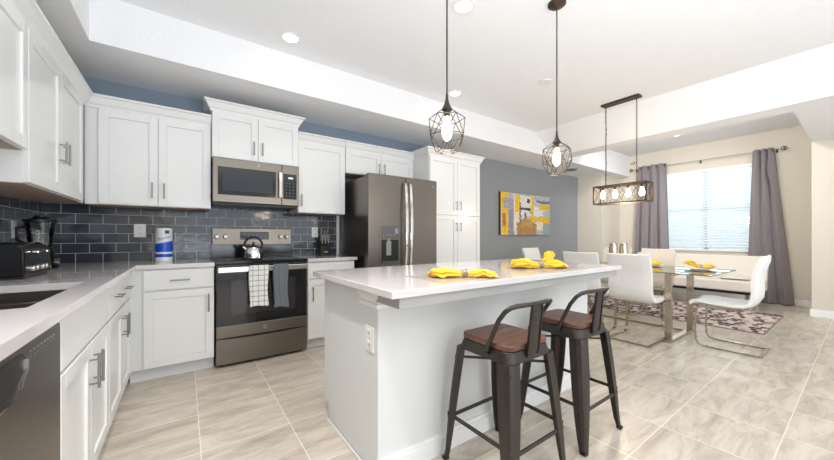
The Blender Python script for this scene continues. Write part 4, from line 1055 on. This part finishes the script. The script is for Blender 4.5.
# ------------------------------------------------------------ rug
def rug_mat():
    m = bpy.data.materials.new('rug_mosaic'); m.use_nodes = True; N, L = nodes(m); p = N['Principled BSDF']
    tc = N.new('ShaderNodeTexCoord'); sp = N.new('ShaderNodeSeparateXYZ'); L.new(tc.outputs['Object'], sp.inputs[0])
    def mm(op, a, b_):
        n = N.new('ShaderNodeMath'); n.operation = op
        for i, v in enumerate((a, b_)):
            if isinstance(v, (int, float)): n.inputs[i].default_value = v
            elif v is not None: L.new(v, n.inputs[i])
        return n.outputs[0]
    row = mm('FLOOR', mm('DIVIDE', mm('ADD', sp.outputs[0], 5.0), 0.10), 0)
    uy = mm('DIVIDE', mm('ADD', mm('ADD', sp.outputs[1], 5.0), mm('MULTIPLY', mm('MODULO', row, 2.0), 0.03)), 0.058)
    cy_ = mm('FLOOR', uy, 0)
    c = N.new('ShaderNodeCombineXYZ'); L.new(row, c.inputs[0]); L.new(cy_, c.inputs[1])
    wn_ = N.new('ShaderNodeTexWhiteNoise'); L.new(c.outputs[0], wn_.inputs['Vector'])
    cr = N.new('ShaderNodeValToRGB'); cr.color_ramp.interpolation = 'CONSTANT'; e = cr.color_ramp.elements
    e[0].position = 0; e[0].color = srgb((58, 46, 50)); e[1].position = .34; e[1].color = srgb((140, 118, 118))
    for pos, col in ((.44, (214, 200, 192)), (.66, (188, 166, 160)), (.82, (222, 208, 200)), (.92, (100, 60, 58))): k = e.new(pos); k.color = srgb(col)
    L.new(wn_.outputs['Value'], cr.inputs[0])
    fx = mm('FRACT', mm('DIVIDE', mm('ADD', sp.outputs[0], 5.0), 0.10), 0); fy = mm('FRACT', uy, 0)
    gp = mm('MAXIMUM', mm('LESS_THAN', fx, 0.10), mm('LESS_THAN', fy, 0.12))
    mx = N.new('ShaderNodeMix'); mx.data_type = 'RGBA'; L.new(gp, mx.inputs['Factor']); L.new(cr.outputs[0], mx.inputs['A']); mx.inputs['B'].default_value = srgb((204, 188, 182))
    L.new(mx.outputs['Result'], p.inputs['Base Color']); p.inputs['Roughness'].default_value = 0.95
    nn = N.new('ShaderNodeTexNoise'); nn.inputs['Scale'].default_value = 300; b = N.new('ShaderNodeBump'); b.inputs['Strength'].default_value = .4; b.inputs['Distance'].default_value = .003
    L.new(nn.outputs['Fac'], b.inputs['Height']); L.new(b.outputs[0], p.inputs['Normal'])
    return m
t = thing('area_rug', 'patterned rug of small brown and beige blocks in front of the cream bench', 'rug', (6.15, 1.95, 0))
obj('pile', MB().box(5.43, 0.71, 0, 6.94, 3.25, 0.010), rug_mat(), t, 0.003)
obj('border', MB().box(5.415, 0.695, 0, 5.43, 3.265, 0.009).box(6.94, 0.695, 0, 6.955, 3.265, 0.009).box(5.43, 0.695, 0, 6.94, 0.71, 0.009).box(5.43, 3.25, 0, 6.94, 3.265, 0.009), mat('rug_border', (150, 132, 128), .9, noise_amt=.1), t)

# ------------------------------------------------------------ dining table
t = thing('dining_table', 'glass-topped dining table with chrome frame legs', 'dining table', (4.69, 1.85, 0))
TX0, TX1, TY0, TY1, TZ = 4.19, 5.19, 0.89, 2.86, 0.752
obj('tabletop', MB().box(TX0, TY0, TZ-0.012, TX1, TY1, TZ), M_tglass, t, 0.002)
mb = MB(); e_ = 0.004
mb.box(TX0-0.001, TY0-0.001, TZ-0.0115, TX0+e_, TY1+.001, TZ-0.0005); mb.box(TX1-e_, TY0-.001, TZ-0.0115, TX1+.001, TY1+.001, TZ-0.0005)
mb.box(TX0, TY0-.001, TZ-0.0115, TX1, TY0+e_, TZ-0.0005); mb.box(TX0, TY1-e_, TZ-0.0115, TX1, TY1+.001, TZ-0.0005)
obj('glass_edge', mb, M_gedge, t)
for y in (1.245, 2.50):
    for x in (4.165+0.045, 4.93): obj('leg', MB().box(x-0.020, y-0.03, 0.03, x+0.020, y+0.03, TZ-0.013), M_frame, t, 0.002)
    obj('floor_bar', MB().box(4.186, y-0.03, 0, 4.954, y+0.03, 0.03), M_frame, t, 0.002)
    obj('top_bar', MB().box(4.234, y-0.02, TZ-0.045, 4.906, y+0.02, TZ-0.013), M_frame, t, 0.002)
obj('stretcher', MB().box(4.84, 1.276, 0.004, 4.89, 2.468, 0.028), M_frame, t, 0.002)
obj('side_rail', MB().box(4.905, 1.276, TZ-0.05, 4.945, 2.468, TZ-0.014), M_frame, t, 0.002)

# ------------------------------------------------------------ dining chairs (cantilever)
def make_chair(m_up, label, grp):
    t = thing('dining_chair', label, 'dining chair', (0, 0, 0), 0, grp)
    # upholstered shell, profile in (y, z): seat front -> rear -> back top
    prof = [(0.235, 0.425), (0.243, 0.445), (0.225, 0.467), (0.17, 0.475), (0.05, 0.465), (-0.07, 0.460), (-0.14, 0.464), (-0.190, 0.485), (-0.215, 0.54), (-0.220, 0.60), (-0.218, 0.70), (-0.230, 0.80), (-0.262, 0.90), (-0.284, 0.95)]
    hw = 0.218
    mb = MB(); th = 0.036
    P_ = [Vector((0, a, b)) for a, b in prof]; n = len(P_); nx = 8
    outer = []; inner = []
    for i in range(n):
        a = P_[max(0, i-1)]; b = P_[min(n-1, i+1)]; tt = (b-a).normalized(); nn = Vector((0, tt.z, -tt.y))
        k = th*(0.45 if i in (0, n-1) else 1)
        ro = []; ri = []
        for j in range(nx+1):
            s = -1+2*j/nx; w_ = hw*(1-0.06*(i/(n-1)))
            dish = 0.012*(s*s)
            q = P_[i]-nn*dish*(-1)
            ro.append(mb.bm.verts.new((s*w_, P_[i].y+nn.y*dish, P_[i].z+nn.z*dish*1.0)))
            ee = 0.6 if abs(s) == 1 else 1
            ri.append(mb.bm.verts.new((s*w_, P_[i].y-nn.y*k*ee*(-1)*-1, P_[i].z-nn.z*k*ee)))
        outer.append(ro); inner.append(ri)
    for G, fl in ((outer, 0), (inner, 1)):
        for i in range(n-1):
            for j in range(nx): mb.bm.faces.new((G[i][j], G[i+1][j], G[i+1][j+1], G[i][j+1]))
    for i in range(n-1):
        for j in (0, nx): mb.bm.faces.new((outer[i][j], outer[i+1][j], inner[i+1][j], inner[i][j]))
    for i in (0, n-1):
        for j in range(nx): mb.bm.faces.new((outer[i][j], outer[i][j+1], inner[i][j+1], inner[i][j]))
    # split shell into seat and backrest
    sh = obj('upholstered_shell', mb, m_up, t, 0.006, smooth=True)
    for s in (-1, 1):
        x = s*0.195
        pts = [(x, -0.16, 0.420), (x, 0.10, 0.416), (x, 0.15, 0.41), (x, 0.185, 0.392), (x, 0.20, 0.35), (x, 0.205, 0.15), (x, 0.20, 0.06), (x, 0.18, 0.022), (x, 0.14, 0.010), (x, -0.270, 0.010)]
        obj('leg', MB().sweep(pts, 0.013, 0.007, (1, 0, 0)), M_frame, t, 0.002)
    obj('rear_floor_bar', MB().sweep([(-0.208, -0.275, 0.010), (0.208, -0.275, 0.010)], 0.013, 0.007, (0, 1, 0)), M_frame, t, 0.002)
    obj('seat_bar', MB().sweep([(-0.19, -0.12, 0.413), (0.19, -0.12, 0.413)], 0.012, 0.005, (0, 1, 0)), M_frame, t)
    return t
D = math.radians
c0 = make_chair(M_leather, 'white cantilever dining chair at the near end of the table, seen in profile', 'white cantilever dining chairs')
def place(src, first, x, y, rz, label):
    o = src if first else copy_tree(src)
    o.location = (x, y, 0.0101 if x > 5.2 else 0); o.rotation_euler = (0, 0, rz); o['label'] = label
    return o
place(c0, True, 4.555, 0.855, 0, 'white cantilever dining chair at the near end of the table, seen in profile')
place(c0, False, 4.115, 1.495, D(-90), 'white dining chair with its back to the island, nearest the farther bar stool')
place(c0, False, 4.115, 2.01, D(-90), 'white dining chair with its back to the island, behind the island countertop corner')
c1_ = make_chair(M_cream, 'x', 'cream dining chairs on the far side of the table')
place(c1_, True, 5.30, 1.775, D(90), 'cream dining chair on the window side of the table, directly behind the flat yellow napkin')
place(c1_, False, 5.30, 2.32, D(90), 'cream dining chair on the window side of the table, mostly hidden behind the silver jars')
h_ = place(c0, False, 4.65, 2.985, D(180), 'white dining chair at the far end of the table, in front of the grey wall')

# ------------------------------------------------------------ bench under the window
t = thing('dining_bench', 'long cream upholstered bench with backrest under the dining window', 'bench', (7.2, 1.75, 0))
by0, by1 = 0.92, 2.75
obj('seat_cushion', MB().box(6.93, by0, 0.285, 7.46, by1, 0.45), M_cream, t, 0.025, smooth=True, seg=4)
mb = MB(); mb.prism([(7.36, 0.40), (7.45, 0.40), (7.60, 0.80), (7.55, 0.825), (7.50, 0.81)], lambda u, v, tt: (u, tt, v), by0, by1)
obj('backrest', mb, M_cream, t, 0.015, smooth=True, seg=3)
obj('base_rail', MB().box(6.96, by0+0.02, 0.245, 7.44, by1-0.02, 0.285), M_black, t)
for y in (by0+0.12, by1-0.12):
    for x in (6.99, 7.41): obj('leg', MB().box(x-0.02, y-0.02, 0.0 if x > 6.96 else 0.01, x+0.02, y+0.02, 0.246), M_chrome, t, 0.002)
o = thing('cushion', 'small flat cream cushion lying on the bench seat', 'cushion', (7.2, 1.20, 0.45))
def cush(u, v):
    a = (u-.5)*2; b_ = (v-.5)*2; h = 0.05*(1-abs(a)**3)*(1-abs(b_)**3)+0.004
    return (7.20+a*0.15, 1.24+b_*0.17, 0.452+h+0.018)
mb = MB(); mb.sheet(cush, 14, 14)
mb.sheet(lambda u, v: (7.20+(u-.5)*0.30, 1.24+(v-.5)*0.34, 0.4525+0.0215*(max(abs(u-.5), abs(v-.5))*2)**4), 14, 14)
bmesh.ops.remove_doubles(mb.bm, verts=mb.bm.verts, dist=0.001)
obj('cover', mb, M_cream, o, smooth=True)

# ------------------------------------------------------------ on the dining table
def plate(x, y, label, r=0.145):
    t = thing('dinner_plate', label, 'plate', (x, y, TZ), group='plates on the dining table')
    obj('dish', MB().lathe([(0.08, 0.0), (0.085, 0.004), (r-0.02, 0.014), (r, 0.018), (r, 0.021), (r-0.022, 0.018), (0.08, 0.009), (0.0, 0.008)], x, y, TZ+0.0005, 36, cap=False), M_white_pl, t, smooth=True)
plate(4.80, 1.12, 'white plate under the tipped-up yellow napkin, near end of the dining table')
plate(4.93, 1.66, 'white plate under the flat yellow napkin on the dining table')
napkin((4.83, 1.13, TZ+0.022), D(-32), 0.15, 0.17, 'yellow napkin with one end tipped up, nearest end of the glass table', tip=True, seed=8, hgt=0.05)
napkin((4.93, 1.67, TZ+0.022), D(-38), 0.14, 0.15, 'flat yellow napkin on the glass table in front of a cream chair', seed=11, hgt=0.055)
napkin((2.60, 1.655, 0.9145), D(200), 0.085, 0.10, 'small yellow napkin with a raised tip, at the far right corner of the island top', tip=True, seed=15, hgt=0.05, wid=0.05)
M_merc = mat('mercury_glass', (190, 180, 164), 0.25, 0.85, noise_amt=0.3, nscale=60)
for (x, y, lb) in ((4.66, 1.985, 'left silver mercury-glass jar on the dining table'), (4.74, 1.89, 'right silver mercury-glass jar on the dining table')):
    tt = thing('candle_jar', lb, 'jar', (x, y, TZ), group='silver jars in the middle of the dining table')
    obj('glass_body', MB().lathe([(0.040, 0), (0.052, 0.01), (0.056, 0.14), (0.050, 0.25), (0.040, 0.272), (0.045, 0.292), (0.040, 0.292), (0.036, 0.272)], x, y, TZ+0.0005, 24), M_merc, tt, smooth=True)
    obj('rim_band', MB().tube([(x+0.046*math.cos(a), y+0.046*math.sin(a), TZ+0.288) for a in [2*PI*i/20 for i in range(20)]], 0.004, 6, closed=True), M_handle, tt)
